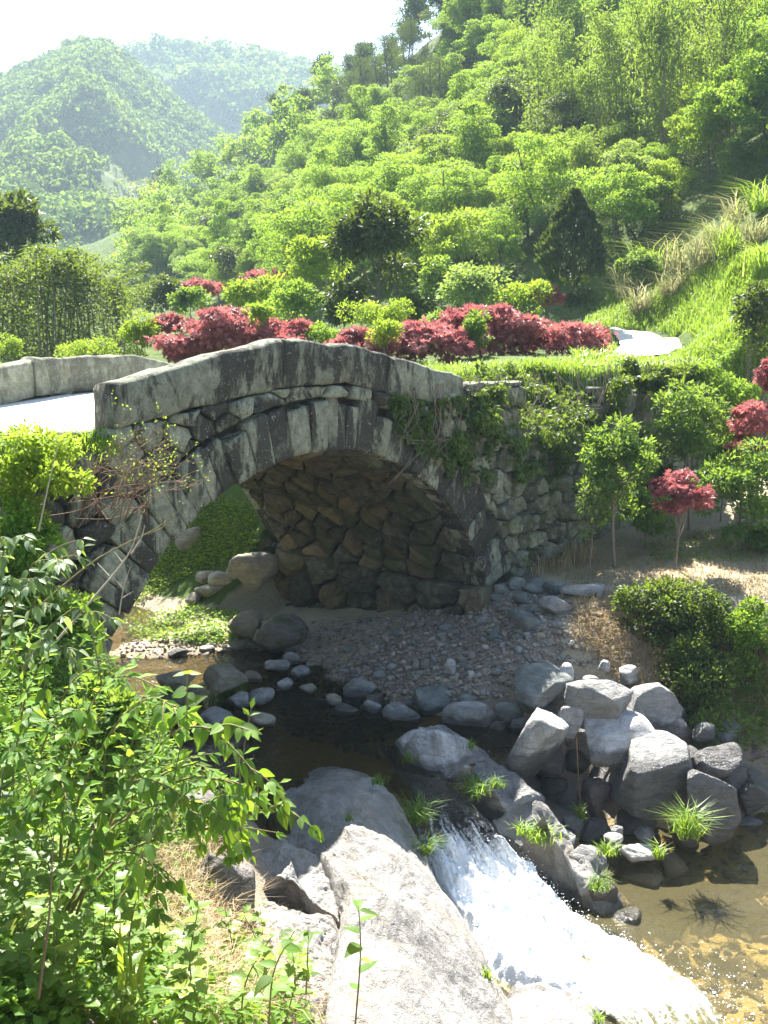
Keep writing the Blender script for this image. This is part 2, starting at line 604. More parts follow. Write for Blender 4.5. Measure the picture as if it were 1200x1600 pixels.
def m_hill():
    t = NT('hillside_soil')
    p = t.pos()
    n2 = t.noise(1.6, 6, 0.7, p)
    n3 = t.noise(0.25, 3, 0.6, p)
    c = t.ramp(n2, [(0.3, (0.03, 0.045, 0.012)), (0.55, (0.07, 0.11, 0.025)), (0.8, (0.17, 0.16, 0.07))])
    c = t.mix(t.mask(n3, 0.5, 0.65), c, (0.1, 0.14, 0.03))
    return t.out(t.princ(c, 0.95, t.bump(n2, 1.0, 0.3), 0.1))


def zones(x, y, z):
    s, w = to_sw(x, y)
    dry = ((w < 0) & (z > -4.2) & (x > 2.3) & (y > 10)).astype(float) * 0.85
    dry = np.maximum(dry, np.exp(-(((x + 0.9) / 0.5) ** 2 + ((y - 6.0) / 1.2) ** 2)) * 0.9)
    dry = np.maximum(dry, ((w > 0.9) & (w < BW + 3) & (z > -4.48) & (np.abs(s) < 3.3) & (z < -3.9)).astype(float) * 0.95)
    green = ((w > 0) & ((s > 3.3) | (s < -3.3))).astype(float) * 0.95
    green = np.maximum(green, ((w < 0) & (x < -1.2) & (z > -4.2)).astype(float) * 0.75)
    green = np.maximum(green, ((w > BW) & (z > -4.3)).astype(float) * 0.8)
    bed = ((z < -4.5) & (y > 10.2) & (x < 1.0)) | (z < -5.3)
    return np.stack([dry, green, bed.astype(float)], -1)


xs = np.concatenate([np.arange(-16, -6, 0.35), np.arange(-6, 6.5, 0.075), np.arange(6.5, 16.1, 0.35)])
ys = np.concatenate([np.arange(-6, 2.5, 0.4), np.arange(2.5, 20, 0.075), np.arange(20, 24.01, 0.2)])
gx, gy = np.meshgrid(xs, ys, indexing='ij')
gz = H(gx, gy)
V = np.stack([gx, gy, gz], -1).reshape(-1, 3)
ground = link('ground', make_mesh('ground', V, grid_faces(len(xs), len(ys)), m_ground(), True, uv=zones(gx, gy, gz).reshape(-1, 3)))
tag(ground, 'streambed, gravel banks and terraces of brown soil and straw', kind='structure')

us = np.arange(-0.62, 0.80, 0.011)
yy = np.concatenate([np.arange(24.0, 40, 0.5), np.geomspace(40, 240, 110)])
gu, gY = np.meshgrid(us, yy, indexing='ij')
gX = gu * gY
gZ = H(gX, gY)
# slight roughness of the wooded floor
V = np.stack([gX, gY, gZ], -1).reshape(-1, 3)
hill = link('hillside', make_mesh('hillside', V, grid_faces(len(us), len(yy)), m_hill(), True))
tag(hill, 'steep green hillside rising to the right behind the bridge', kind='structure')

# far mountains ---------------------------------------------------------------
FARM = []


def ridge(name, sil, Yc, Y0, z0, label, seed, amp):
    sx_ = np.array([a for a, b in sil], float); sy_ = np.array([b for a, b in sil], float)
    px = np.arange(sx_[0], sx_[-1] + 1, 9.0)
    py = np.interp(px, sx_, sy_)
    uu = np.array([ray(a, b)[0] / ray(a, b)[1] for a, b in zip(px, py)])
    ee = np.array([ray(a, b)[2] / ray(a, b)[1] for a, b in zip(px, py)])
    ts = np.concatenate([np.linspace(0, 1, 60), np.linspace(1.03, 1.5, 10)])
    g_u, g_t = np.meshgrid(uu, ts, indexing='ij')
    g_e = np.repeat(ee[:, None], len(ts), 1)
    Y = Y0 + (Yc - Y0) * g_t
    zc = g_e * Yc
    Z = z0 + (zc - z0) * np.where(g_t <= 1, g_t ** 1.15, 1 - (g_t - 1) * 0.9)
    X = g_u * Y
    P = np.stack([X, Y, np.zeros_like(X)], -1)
    rid = 1 - np.abs(fbm(P, 1.0 / amp / 3.0, 4, seed))
    Z = Z + (rid - 0.75) * amp * np.clip(g_t * 2, 0, 1) * np.clip((1.05 - g_t) * 2.2, 0.12, 1)
    V = np.stack([X, Y, Z], -1).reshape(-1, 3)
    o = link(name, make_mesh(name, V, grid_faces(len(uu), len(ts)), MAT_FARHILL, True))
    tag(o, label, kind='structure')
    FARM.append((X, Y, Z, g_t))
    return o


def m_farhill():
    t = NT('far_hill_soil')
    p = t.pos()
    n2 = t.noise(0.12, 6, 0.7, p)
    c = t.ramp(n2, [(0.3, (0.035, 0.05, 0.02)), (0.6, (0.08, 0.11, 0.035)), (0.85, (0.3, 0.24, 0.12))])
    return t.out(t.princ(c, 0.95, None, 0.1))


MAT_FARHILL = m_farhill()
ridge('mountain', [(-520, 250), (-300, 190), (-120, 150), (0, 128), (60, 100), (125, 66), (165, 72), (200, 100), (260, 150), (330, 205), (420, 260), (520, 320)],
      430, 175, 6, 'hazy green mountain with a rounded peak at the left', 11, 22)
ridge('mountain', [(-300, 200), (-100, 160), (60, 120), (190, 78), (250, 56), (300, 66), (345, 66), (390, 84), (460, 104), (560, 125), (700, 160), (900, 200)],
      600, 400, 40, 'palest hazy mountain ridge farthest behind', 23, 40)

# path -------------------------------------------------------------------------
def m_concrete():
    t = NT('pale_concrete')
    p = t.pos()
    n = t.noise(3.5, 5, 0.6, p)
    f = t.noise(60, 3, 0.7, p)
    c = t.mix(n, (0.5, 0.48, 0.44), (0.68, 0.66, 0.61))
    c = t.mix(t.math('MULTIPLY', t.mask(f, 0.55, 0.7), 0.25), c, (0.36, 0.34, 0.3))
    return t.out(t.princ(c, 0.9, t.bump(f, 0.25, 0.01), 0.2))


MAT_CONC = m_concrete()


def path_patch(name, left, right, label):
    def edge(E, n):
        P = np.array(E, float)
        d = np.concatenate([[0], np.cumsum(np.linalg.norm(np.diff(P, axis=0), axis=1))])
        q_ = np.linspace(0, d[-1], n)
        P = np.stack([np.interp(q_, d, P[:, k]) for k in range(2)], 1)
        for _ in range(40): P[1:-1] = (P[:-2] + 2 * P[1:-1] + P[2:]) / 4
        return np.array([at(a, b, np.interp(b, [509, 517, 528, 540, 551, 566], [30.2, 29, 27.3, 25.7, 24.3, 23]))[:2] for a, b in P])
    n, m = 90, 22
    L, Rr = edge(left, n), edge(right, n)
    for E_, sg, sd in ((L, -1, 8), (Rr, 1, 9)):            # ragged verge
        d = (Rr - L) / np.linalg.norm(Rr - L, axis=1, keepdims=True)
        E_ += d * sg * (fbm(np.stack([np.linspace(0, 9, n), np.zeros(n), np.zeros(n)], -1), 1.5, 3, sd) * 0.1)[:, None]
    c = np.linspace(0, 1, m)[None, :, None]
    XY = L[:, None] * (1 - c) + Rr[:, None] * c
    z = Hq(XY[..., 0], XY[..., 1]) + 0.1
    for _ in range(3):
        z[:, 1:-1] = (z[:, :-2] + z[:, 1:-1] + z[:, 2:]) / 3
        z[1:-1] = (z[:-2] + z[1:-1] + z[2:]) / 3
    o = link(name, make_mesh(name, np.concatenate([XY, z[..., None]], -1).reshape(-1, 3), grid_faces(n, m), MAT_CONC, True))
    tag(o, label, kind='structure')
    return np.concatenate([L, Rr[::-1]])


PATH_POLY = path_patch('path', [(925, 568), (952, 561), (966, 551), (970, 540), (966, 529), (958, 521), (944, 517)], [(1030, 563), (1056, 555), (1069, 546), (1068, 539), (1040, 528), (1000, 520), (962, 516)], 'pale concrete path curving up the grass bank')
# ------------------------------------------------------------------ masonry
def clip_poly(P, n, d):
    """keep points with n.p <= d"""
    out = []
    m = len(P)
    if m == 0: return P
    val = P @ n - d
    for i in range(m):
        j = (i + 1) % m
        if val[i] <= 0: out.append(P[i])
        if (val[i] < 0) != (val[j] < 0) and val[i] != val[j]:
            t = val[i] / (val[i] - val[j])
            out.append(P[i] + (P[j] - P[i]) * t)
    return np.array(out) if out else np.zeros((0, 2))


def voronoi(S, box, k=22):
    x0, x1, y0, y1 = box
    cells = []
    for i in range(len(S)):
        P = np.array([(x0, y0), (x1, y0), (x1, y1), (x0, y1)], float)
        d = np.linalg.norm(S - S[i], axis=1)
        for j in np.argsort(d)[1:k]:
            n = S[j] - S[i]
            P = clip_poly(P, n, n @ (S[i] + S[j]) / 2)
            if len(P) < 3: break
        cells.append(P)
    return cells


def course_seeds(x0, x1, y0, y1, wid, hgt, r, jit=0.28):
    S = []
    y = y0
    row = 0
    while y < y1:
        hh = hgt * r.uniform(0.75, 1.35)
        x = x0 + r.uniform(-0.5, 0.5) * wid
        while x < x1 + wid * 0.4:
            ww = wid * r.uniform(0.6, 1.5)
            S.append((x + ww / 2 + r.uniform(-jit, jit) * wid * 0.5, y + hh / 2 + r.uniform(-jit, jit) * hgt))
            x += ww
        y += hh
        row += 1
    return np.array(S)


def poly_area(P):
    x, y = P[:, 0], P[:, 1]
    return 0.5 * abs(np.dot(x, np.roll(y, -1)) - np.dot(y, np.roll(x, -1)))


def stone_piece(P, mapfn, h, r, joint=0.018, back=0.18, corner=0.22, top=0.82, rough=0.012):
    """a stone over polygon P: proud by h, edges worn; ~60-90 triangles"""
    P = np.asarray(P, float)
    c = P.mean(0)
    q = []
    m = len(P)
    for i in range(m):
        a, b = P[i], P[(i + 1) % m]
        q.append(a + (b - a) * corner)
        if np.linalg.norm(b - a) > 0.22: q.append(a + (b - a) * r.uniform(0.42, 0.58))
        q.append(a + (b - a) * (1 - corner))
    q = np.array(q)
    v = q - c
    L = np.linalg.norm(v, axis=1, keepdims=True)
    q = c + v * np.clip((L - joint) / np.maximum(L, 1e-6), 0.2, 1)
    q = q + r.normal(0, rough * 0.5, q.shape)
    v = q - c
    n = len(q)
    tilt = r.normal(0, 0.09, 2)
    rings = []
    for sc, hh in ((1.0, -back), (1.0, h * 0.25), (1 - (1 - top) * 0.45, h * 0.8), (top * 0.82, h)):
        pts = c + v * sc
        hv = np.full(n, hh)
        if hh > 0: hv = hv + (pts - c) @ tilt * 0.5 + r.normal(0, rough, n)
        rings.append(np.concatenate([pts, hv[:, None]], 1))
    A = np.concatenate(rings + [np.array([[c[0], c[1], h * 1.04 + r.normal(0, rough)]])])
    V = mapfn(A[:, 0], A[:, 1], A[:, 2])
    Q = []
    idx = np.arange(n)
    nx = (idx + 1) % n
    for k in range(3):
        Q.append(np.stack([idx + k * n, nx + k * n, nx + (k + 1) * n, idx + (k + 1) * n], 1))
    T = np.stack([idx + 3 * n, nx + 3 * n, np.full(n, 4 * n)], 1)
    return V, [np.concatenate(Q), T]


def m_bridge(name, moss=0.0, dark=1.0, warm=0.0, cov=0.0):
    """old hewn stone: grey-green lichen, black crusts running down, small white spots"""
    t = NT(name)
    p = t.pos()
    ps = t.pos((1, 1, 0.33))
    n1 = t.noise(3.3, 7, 0.7, ps, 0.5)
    n2 = t.noise(9, 6, 0.7, p, 0.3)
    n3 = t.noise(48, 3, 0.65, p)
    orr = t.objrand()
    base = t.ramp(t.math('ADD', t.math('MULTIPLY', n2, 0.7), t.math('MULTIPLY', n3, 0.3)),
                  [(0.3, (0.11 + warm * 0.05, 0.112 + warm * 0.02, 0.08)), (0.5, (0.24 + warm * 0.04, 0.25 + warm * 0.01, 0.18)), (0.7, (0.42, 0.435, 0.335))])
    b = t.math('ADD', 0.56, t.math('MULTIPLY', orr, 0.48))
    base = t.mix(1.0, base, t.n('ShaderNodeCombineXYZ', X=b, Y=b, Z=b).outputs[0], 'MULTIPLY')
    crust = t.mask(t.math('ADD', n1, t.math('MULTIPLY', t.math('SUBTRACT', orr, 0.5), -0.13)), 0.45 + cov, 0.53 + cov)
    crust = t.math('MULTIPLY', crust, t.mask(n2, 0.28, 0.42))
    col = t.mix(t.math('MULTIPLY', crust, 0.9 * dark), base, t.mix(n3, (0.016, 0.014, 0.012), (0.045, 0.04, 0.033)))
    wsp = t.mask(t.noise(17, 5, 0.75, p, 1.2), 0.6, 0.68)
    wsp = t.math('MULTIPLY', wsp, t.mask(n1, 0.35, 0.6))
    col = t.mix(t.math('MULTIPLY', wsp, 0.75), col, (0.5, 0.52, 0.46))
    if moss:
        mm = t.math('MULTIPLY', t.mask(t.noise(1.7, 5, 0.7, p), 0.5, 0.6), moss)
        col = t.mix(mm, col, t.mix(n3, (0.03, 0.05, 0.008), (0.09, 0.12, 0.015)))
    h = t.math('ADD', n2, t.math('ADD', t.math('MULTIPLY', n3, 0.35), t.math('MULTIPLY', t.noise(120, 2, 0.6, p), 0.15)))
    return t.out(t.princ(col, 0.92, t.bump(h, 0.75, 0.035), 0.2))


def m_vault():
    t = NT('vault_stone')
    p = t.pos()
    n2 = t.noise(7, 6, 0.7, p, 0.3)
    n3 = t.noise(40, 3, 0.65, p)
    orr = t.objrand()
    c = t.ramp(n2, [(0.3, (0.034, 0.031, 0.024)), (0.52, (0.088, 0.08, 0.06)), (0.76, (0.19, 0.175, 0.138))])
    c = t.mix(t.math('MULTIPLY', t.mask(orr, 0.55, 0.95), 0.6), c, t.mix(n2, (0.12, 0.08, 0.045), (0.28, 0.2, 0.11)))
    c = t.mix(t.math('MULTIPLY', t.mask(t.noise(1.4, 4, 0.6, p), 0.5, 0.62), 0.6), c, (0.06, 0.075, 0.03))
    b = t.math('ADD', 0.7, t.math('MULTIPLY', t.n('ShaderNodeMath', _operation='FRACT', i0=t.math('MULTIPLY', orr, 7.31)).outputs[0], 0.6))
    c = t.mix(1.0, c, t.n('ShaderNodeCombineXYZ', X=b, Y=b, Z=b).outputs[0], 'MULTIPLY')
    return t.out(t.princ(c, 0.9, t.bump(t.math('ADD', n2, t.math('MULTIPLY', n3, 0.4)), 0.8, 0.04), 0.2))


def m_mortar():
    t = NT('dark_joint')
    n = t.noise(30, 4, 0.7, t.pos())
    return t.out(t.princ(t.mix(n, (0.02, 0.018, 0.014), (0.07, 0.06, 0.045)), 0.95, t.bump(n, 0.6, 0.03), 0.1))


MAT_BRIDGE = m_bridge('lichen_stone')
MAT_PARAPET = m_bridge('parapet_stone', cov=0.035)
MAT_PARAPET_FAR = m_bridge('pale_parapet_stone', 0, 0.5, 0.35)
MAT_WALL = m_bridge('rubble_stone', 0.6, 0.55, 0.1, 0.06)
MAT_VAULT = m_vault()
MAT_MORTAR = m_mortar()


def deck_z(s):
    return np.interp(s, [-30, -6, -4, -2.8, -1.9, -0.6, 0.45, 1.4, 2.7, 3.6, 6], [-0.9, -0.86, -0.84, -0.84, -0.8, -0.66, -0.62, -0.68, -0.74, -0.66, -0.5])


BB = np.array([*bp(0, BW / 2, -4.7)])
bridge = empty('stone_bridge', BB)
tag(bridge, 'old hump-backed stone arch bridge with lichen-blotched blocks over the stream', 'bridge')

rr = np.random.default_rng(21)
# voussoirs of the front ring (and of the rear ring)
RM = ARC_R + RING / 2
TH0, TH1 = R(-74), R(69)


def ring_map(w0, sgn):
    def f(a, b, h):
        th = a / RM
        return bp(ARC_S + b * np.sin(th), w0 - sgn * h, ARC_Z + b * np.cos(th))
    return f


for w0, sgn in ((0.0, 1), (BW, -1)):
    a = TH0 * RM
    while a < TH1 * RM:
        wd = rr.choice([0.17, 0.22, 0.27, 0.33], p=[.25, .35, .28, .12]) * rr.uniform(0.9, 1.1)
        o0, o1 = rr.normal(0, 0.02), rr.normal(0, 0.05)
        P = np.array([(a, ARC_R + rr.normal(0, 0.012)), (a + wd, ARC_R + rr.normal(0, 0.012)), (a + wd * (1 + o0), ARC_R + RING + o1), (a + wd * 0.0, ARC_R + RING + o1 + rr.normal(0, 0.03))])
        V, F = stone_piece(P, ring_map(w0 + rr.normal(0, 0.014), sgn), 0.028, rr, 0.006, 0.42, 0.06, 0.94, 0.006)
        centred('arch_stone', V, F, MAT_BRIDGE, bridge, BB)
        a += wd

# rubble vault
def vault_map(a, b, h):
    th = a / ARC_R
    r_ = ARC_R - h + 0.02
    return bp(ARC_S + r_ * np.sin(th), b, ARC_Z + r_ * np.cos(th))


S = course_seeds(0.30, BW - 0.3, R(-70) * ARC_R, R(69) * ARC_R, 0.58, 0.22, rr, 0.15)   # (along barrel, along arc)
cells = voronoi(S, (0.28, BW - 0.28, R(-74) * ARC_R, R(69) * ARC_R))
for P in cells:
    if len(P) < 3 or poly_area(P) < 0.012: continue
    V, F = stone_piece(P[:, ::-1], lambda a, b, h: vault_map(a, b, h), rr.uniform(0.05, 0.13), rr, 0.022, 0.1, 0.14, 0.86, 0.012)
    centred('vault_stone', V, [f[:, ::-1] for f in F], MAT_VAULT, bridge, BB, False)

# abutment wall below the springing, right-hand side, with big footing stones
ZS = ARC_Z + ARC_R * math.cos(R(69))
SR = ARC_S + ARC_R * math.sin(R(69))


def foot_map(a, b, h):
    return bp(SR - h, a, b)


S = np.array([(x + rr.normal(0, 0.06), z + rr.normal(0, 0.05)) for z, st in ((ZS - 0.2, 0.85), (ZS - 0.62, 0.62), (ZS - 1.02, 0.7)) for x in np.arange(-0.1, BW + 0.5, st)])
for P in voronoi(S, (-0.12, BW + 0.15, ZS - 1.3, ZS + 0.02)):
    if len(P) < 3: continue
    V, F = stone_piece(P, foot_map, rr.uniform(0.12, 0.3), rr, 0.012, 0.2, 0.16, 0.82, 0.03)
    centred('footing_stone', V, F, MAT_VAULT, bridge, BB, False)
SLX, ZL = ARC_S + ARC_R * math.sin(R(-74)), ARC_Z + ARC_R * math.cos(R(-74))
S = np.array([(x + rr.normal(0, 0.06), ZL - 0.28 + rr.normal(0, 0.05)) for x in np.arange(0, BW + 0.3, 0.7)])
for P in voronoi(S, (-0.1, BW + 0.1, ZL - 0.9, ZL + 0.02)):
    if len(P) < 3: continue
    V, F = stone_piece(P, lambda a, b, h: bp(SLX + h, a, b), rr.uniform(0.1, 0.25), rr, 0.015, 0.2, 0.24, 0.72, 0.02)
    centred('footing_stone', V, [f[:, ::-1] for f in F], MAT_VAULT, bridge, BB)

# spandrel stones on the front (left haunch and thin course under the parapet) and on the rear
def par_bottom(s):
    return np.interp(s, [-8, -2.8, -0.61, 0.45, 1.36, 2.65, 3.6], [-0.95, -0.80, -0.47, -0.45, -0.62, -0.86, -0.9])


def spandrel(w0, sgn, s0, s1, wid, hgt, zmin):
    S = course_seeds(s0, s1, zmin, 0.0, wid, hgt, rr)
    for P in voronoi(S, (s0, s1, zmin, -0.3)):
        if len(P) < 3: continue
        c = P.mean(0)
        v = c - np.array([ARC_S, ARC_Z])
        L = np.linalg.norm(v)
        n = v / L
        P = clip_poly(P, -n, -(n @ np.array([ARC_S, ARC_Z]) + ARC_R + RING + 0.02))
        if len(P) < 3: continue
        sa, sb = P[:, 0].min(), P[:, 0].max()
        za, zb = float(par_bottom(sa)), float(par_bottom(sb))
        n2 = np.array([-(zb - za), sb - sa]); n2 /= np.linalg.norm(n2)
        P = clip_poly(P, n2, n2 @ np.array([sa, za]))
        if len(P) < 3 or poly_area(P) < 0.006: continue
        V, F = stone_piece(P, lambda a, b, h: bp(a, w0 - sgn * h, b), rr.uniform(0.02, 0.10), rr, 0.01, 0.2, 0.12, 0.88, 0.014)
        centred('spandrel_stone', V, F if sgn > 0 else [f[:, ::-1] for f in F], MAT_BRIDGE, bridge, BB)


spandrel(0.04, 1, -5.0, 2.2, 0.36, 0.24, -4.3)
spandrel(BW - 0.04, -1, -4.2, 4.2, 0.5, 0.32, -3.6)

# core: sheets just behind the stones
def core():
    n = 70
    th = np.linspace(TH0, TH1, n)
    r_ = ARC_R + 0.10
    s_, z_ = ARC_S + r_ * np.sin(th), ARC_Z + r_ * np.cos(th)
    ss = np.concatenate([[-5.0], np.linspace(-3.6, 3.5, n - 2), [3.6]])
    V, F = [], []
    def strip(A, B):
        k = len(V)
        for p in A: V.append(p)
        for p in B: V.append(p)
        m = len(A)
        for i in range(m - 1): F.append((k + i, k + i + 1, k + m + i + 1, k + m + i))
    strip(bp(s_, 0.2, z_), bp(s_, BW - 0.2, z_))
    for w in (0.16, BW - 0.16):
        zt = np.where(s_ > -2.7, np.maximum(par_bottom(s_), deck_z(s_)) + 0.08, deck_z(s_) - 0.05) if w < 1 else deck_z(s_) - 0.03
        strip(bp(s_, w, z_), bp(s_, w, zt))
        for sa, sb in ((-5.2, s_[0]), (s_[-1], 3.8)):
            q = np.linspace(sa, sb, 6)
            strip(bp(q, w, np.full(6, -5.0)), bp(q, w, deck_z(q) - 0.03))
    for sx, zx in ((s_[0] - 0.08, z_[0]), (s_[-1] + 0.08, z_[-1])):
        q = np.linspace(0.17, BW - 0.17, 4)
        strip(bp(np.full(4, sx), q, np.full(4, -5.0)), bp(np.full(4, sx), q, np.full(4, zx + 0.15)))
    return np.array(V), np.array(F)


V, F = core()
centred('core', V, F, MAT_MORTAR, bridge, BB, False)

# parapet blocks
def slab(s_pts, top, bot, w0, w1, mat, parent, base, seed, name='parapet_block'):
    n = 26
    s = np.linspace(s_pts[0], s_pts[-1], n)
    zt = np.interp(s, s_pts, top); zb = np.interp(s, s_pts, bot)
    e = 0.03
    V = []
    for i in range(n):
        a, b = zb[i], zt[i]
        m = (a + b) / 2
        sec = [(w0 + 0.02, a), (w0, a + e), (w0, m - 0.07), (w0, m + 0.07), (w0, b - e), (w0 + e, b), ((w0 + w1) / 2, b + 0.012), (w1 - e, b), (w1, b - e), (w1, m), (w1, a + e), (w1 - 0.02, a)]
        for w, z in sec: V.append((s[i], w, z))
    V = np.array(V)
    k = 12
    Vw = bp(V[:, 0], V[:, 1], V[:, 2])
    nz = np.stack([fbm(Vw, 2.2, 4, seed + 31 * q) + 0.5 * fbm(Vw, 9.0, 3, seed + 7 + 31 * q) for q in range(3)], 1)
    Vw = Vw + nz * np.array([0.02, 0.02, 0.022])
    F = []
    for i in range(n - 1):
        for j in range(k):
            F.append((i * k + j, i * k + (j + 1) % k, (i + 1) * k + (j + 1) % k, (i + 1) * k + j))
    caps = [np.arange(k)[::-1][None], (np.arange(k) + (n - 1) * k)[None]]
    return centred(name, Vw, [np.array(F)] + caps, mat, parent, base)


PT = 0.30
b0 = [on_face(178, 600, 0), on_face(437, 532, 0)]
blk = slab([-2.80, -0.62], [-0.375, 0.065], [-0.80, -0.46], -0.05, PT, MAT_PARAPET, bridge, BB, 1)
blk['label'] = 'long sloping parapet block at the near left end'
slab([-0.585, 0.45, 1.14], [0.06, 0.02, -0.115], [-0.455, -0.44, -0.60], -0.05, PT, MAT_PARAPET, bridge, BB, 2)
slab([1.17, 1.8, 2.66], [-0.118, -0.25, -0.43], [-0.6, -0.7, -0.86], -0.045, PT, MAT_PARAPET, bridge, BB, 3)
ft = [on_face(a, b, BW - PT) for a, b in ((-160, 590), (0, 572), (52, 561), (120, 557), (215, 554), (272, 569), (330, 585))]
fs = [a for a, b in ft]; fz = [b for a, b in ft]
fb = [z - 0.50 for z in fz]
slab([fs[0] - 2.5, fs[0], fs[1], fs[2]], [fz[0] - 0.12, fz[0], fz[1], fz[2] - 0.02], [-1.0, -0.95, fb[1] - .03, fb[2] - 0.02], BW - PT, BW + 0.02, MAT_PARAPET_FAR, bridge, BB, 4)
slab([fs[2] + 0.012, fs[3], fs[4], fs[5]], [fz[2], fz[3], fz[4], fz[5]], [fb[2], fb[3], fb[4], fb[5]], BW - PT - 0.02, BW + 0.02, MAT_PARAPET_FAR, bridge, BB, 5)
slab([fs[5] + 0.012, fs[6], fs[6] + 1.4], [fz[5], fz[6], fz[6] - 0.2], [fb[5], fb[6], fb[6] - 0.2], BW - PT, BW + 0.02, MAT_PARAPET_FAR, bridge, BB, 6)

# carriageway over the bridge and the lane leading on to it
q = np.concatenate([np.linspace(-30, -6, 20), np.linspace(-5.7, 3.7, 50)])
ww = np.linspace(0.12, BW - 0.12, 9)
gs, gw = np.meshgrid(q, ww, indexing='ij')
gw = np.where(gs < -4.2, gw + (0.5 - gw / BW) * -0.9 * np.clip((-4.2 - gs) / 2, 0, 1), gw)
V = bp(gs, gw, deck_z(gs) + 0.004 * np.sin(gw * 3)).reshape(-1, 3)
tag(link('road', make_mesh('road', V, grid_faces(len(q), len(ww)), MAT_CONC, True)), 'sunlit pale concrete lane running over the bridge', kind='structure')

# retaining wall of rubble on the right of the arch
WB = np.array([*bp(5.5, 0.1, -3.6)])
wall = empty('retaining_wall', WB)
tag(wall, 'rough rubble retaining wall beside the arch, mossy and hung with ivy', 'wall')


def wall_map(a, b, h):
    return bp(a, -h + 0.03, b)


S = np.concatenate([course_seeds(2.2, 6.3, -3.95, -0.5, 0.30, 0.24, rr), course_seeds(6.4, 10.2, -3.2, -0.45, 0.55, 0.36, rr)])
for P in voronoi(S, (2.2, 10.4, -4.1, -0.5)):
    if len(P) < 3: continue
    c = P.mean(0)
    if c[0] > 4.1 and c[1] > (-1.35 if c[0] < 6.3 else -0.72): continue
    v = c - np.array([ARC_S, ARC_Z]); L = np.linalg.norm(v); n = v / L
    if L < ARC_R + RING + 0.8:
        P = clip_poly(P, -n, -(n @ np.array([ARC_S, ARC_Z]) + ARC_R + RING + 0.015))
    if len(P) < 3 or poly_area(P) < 0.008: continue
    V, F = stone_piece(P, wall_map, rr.uniform(0.03, 0.15), rr, 0.012, 0.22, 0.13, 0.86, 0.018)
    centred('wall_stone', V, F, MAT_WALL, wall, WB, False)
V = np.array([*bp([3.7, 10.6, 10.6, 3.7], 0.12, [-5.0, -5.0, -1.5, -1.5]), *bp([3.7, 10.6, 10.6, 3.7], 0.3, [-5.0, -5.0, -1.5, -1.5])])
centred('core', V, np.array([(0, 1, 2, 3), (3, 2, 6, 7), (5, 4, 7, 6)]), MAT_MORTAR, wall, WB, False)
V = np.array([*bp([6.25, 10.6, 10.6, 6.25], 0.12, [-1.6, -1.6, -0.75, -0.75]), *bp([6.25, 10.6, 10.6, 6.25], 0.3, [-1.6, -1.6, -0.75, -0.75])])
centred('core', V, np.array([(0, 1, 2, 3), (3, 2, 6, 7), (0, 3, 7, 4)]), MAT_MORTAR, wall, WB, False)
# ------------------------------------------------------------------ rocks
_ico = {}


def ico(n):
    if n not in _ico:
        bm = bmesh.new()
        bmesh.ops.create_icosphere(bm, subdivisions=n, radius=1.0)
        bm.verts.ensure_lookup_table()
        V = np.array([v.co[:] for v in bm.verts]); F = np.array([[v.index for v in f.verts] for f in bm.faces])
        bm.free()
        _ico[n] = (V, F)
    return _ico[n]


def rot_m(rx, ry, rz):
    return np.array(Euler((rx, ry, rz)).to_matrix())


def rock_verts(size, seed, n=4, cuts=9, rough=0.05, box=0.5):
    r = np.random.default_rng(seed)
    V, F = ico(n)
    V = V.copy()
    p = 2 + 4 * box
    V = V / (np.sum(np.abs(V) ** p, 1) ** (1 / p))[:, None] ** box
    for k in range(cuts):
        nn = r.normal(size=3); nn /= np.linalg.norm(nn)
        d = r.uniform(0.52, 0.88)
        x = V @ nn - d
        V = V - np.where(x > 0, x * 0.96, 0)[:, None] * nn
    for k in range(16):
        nn = r.normal(size=3); nn /= np.linalg.norm(nn)
        x = V @ nn
        d = x.max() * r.uniform(0.88, 0.97)
        x = x - d
        V = V - np.where(x > 0, x, 0)[:, None] * nn
    V = V * np.asarray(size)
    sc = 1.0 / max(size)
    o = r.uniform(-50, 50, 3)
    d = fbm(V + o, sc * 1.3, 5, seed % 97, 0.55)
    nrm = V / np.linalg.norm(V, axis=1, keepdims=True)
    V = V + nrm * (d * rough * max(size))[:, None]
    rg = np.abs(fbm(V + o + 9, sc * 3.2, 4, seed % 89 + 3, 0.6))
    V = V - nrm * ((0.25 - np.clip(rg, 0, 0.25)) * rough * 0.8 * max(size))[:, None]
    return V, F


GREY = mat_rock('grey_boulder', (0.14, 0.136, 0.13), (0.33, 0.322, 0.31), (0.5, 0.49, 0.47), 2.4, crack=0.25, bump=1.0, moss=0.22)
GREYW = mat_rock('pale_boulder', (0.2, 0.19, 0.185), (0.44, 0.425, 0.41), (0.62, 0.6, 0.575), 2.4, crack=0.25, bump=1.0)
GREEN = mat_rock('greenish_boulder', (0.075, 0.085, 0.078), (0.17, 0.185, 0.17), (0.29, 0.3, 0.28), 2.4)
PINK = mat_rock('pinkish_boulder', (0.17, 0.13, 0.115), (0.34, 0.275, 0.245), (0.46, 0.39, 0.36), 2.6)
TAN = mat_rock('tan_boulder', (0.15, 0.125, 0.09), (0.31, 0.275, 0.21), (0.46, 0.42, 0.34), 2.4, moss=0.25)
SLAB = mat_rock('bedrock', (0.13, 0.122, 0.112), (0.31, 0.297, 0.275), (0.48, 0.46, 0.43), 2.6, bump=1.0, stain=(0.24, 0.19, 0.13), stain_amt=0.5, crack=0.1, lay=0.22)
SLABB = mat_rock('brown_bedrock', (0.12, 0.108, 0.098), (0.29, 0.268, 0.245), (0.46, 0.435, 0.4), 2.6, bump=1.0, moss=0.2, crack=0.15)
MOSSY = mat_rock('mossy_rock', (0.07, 0.06, 0.055), (0.16, 0.145, 0.13), (0.27, 0.25, 0.22), 2.6, moss=0.8, bump=1.0)
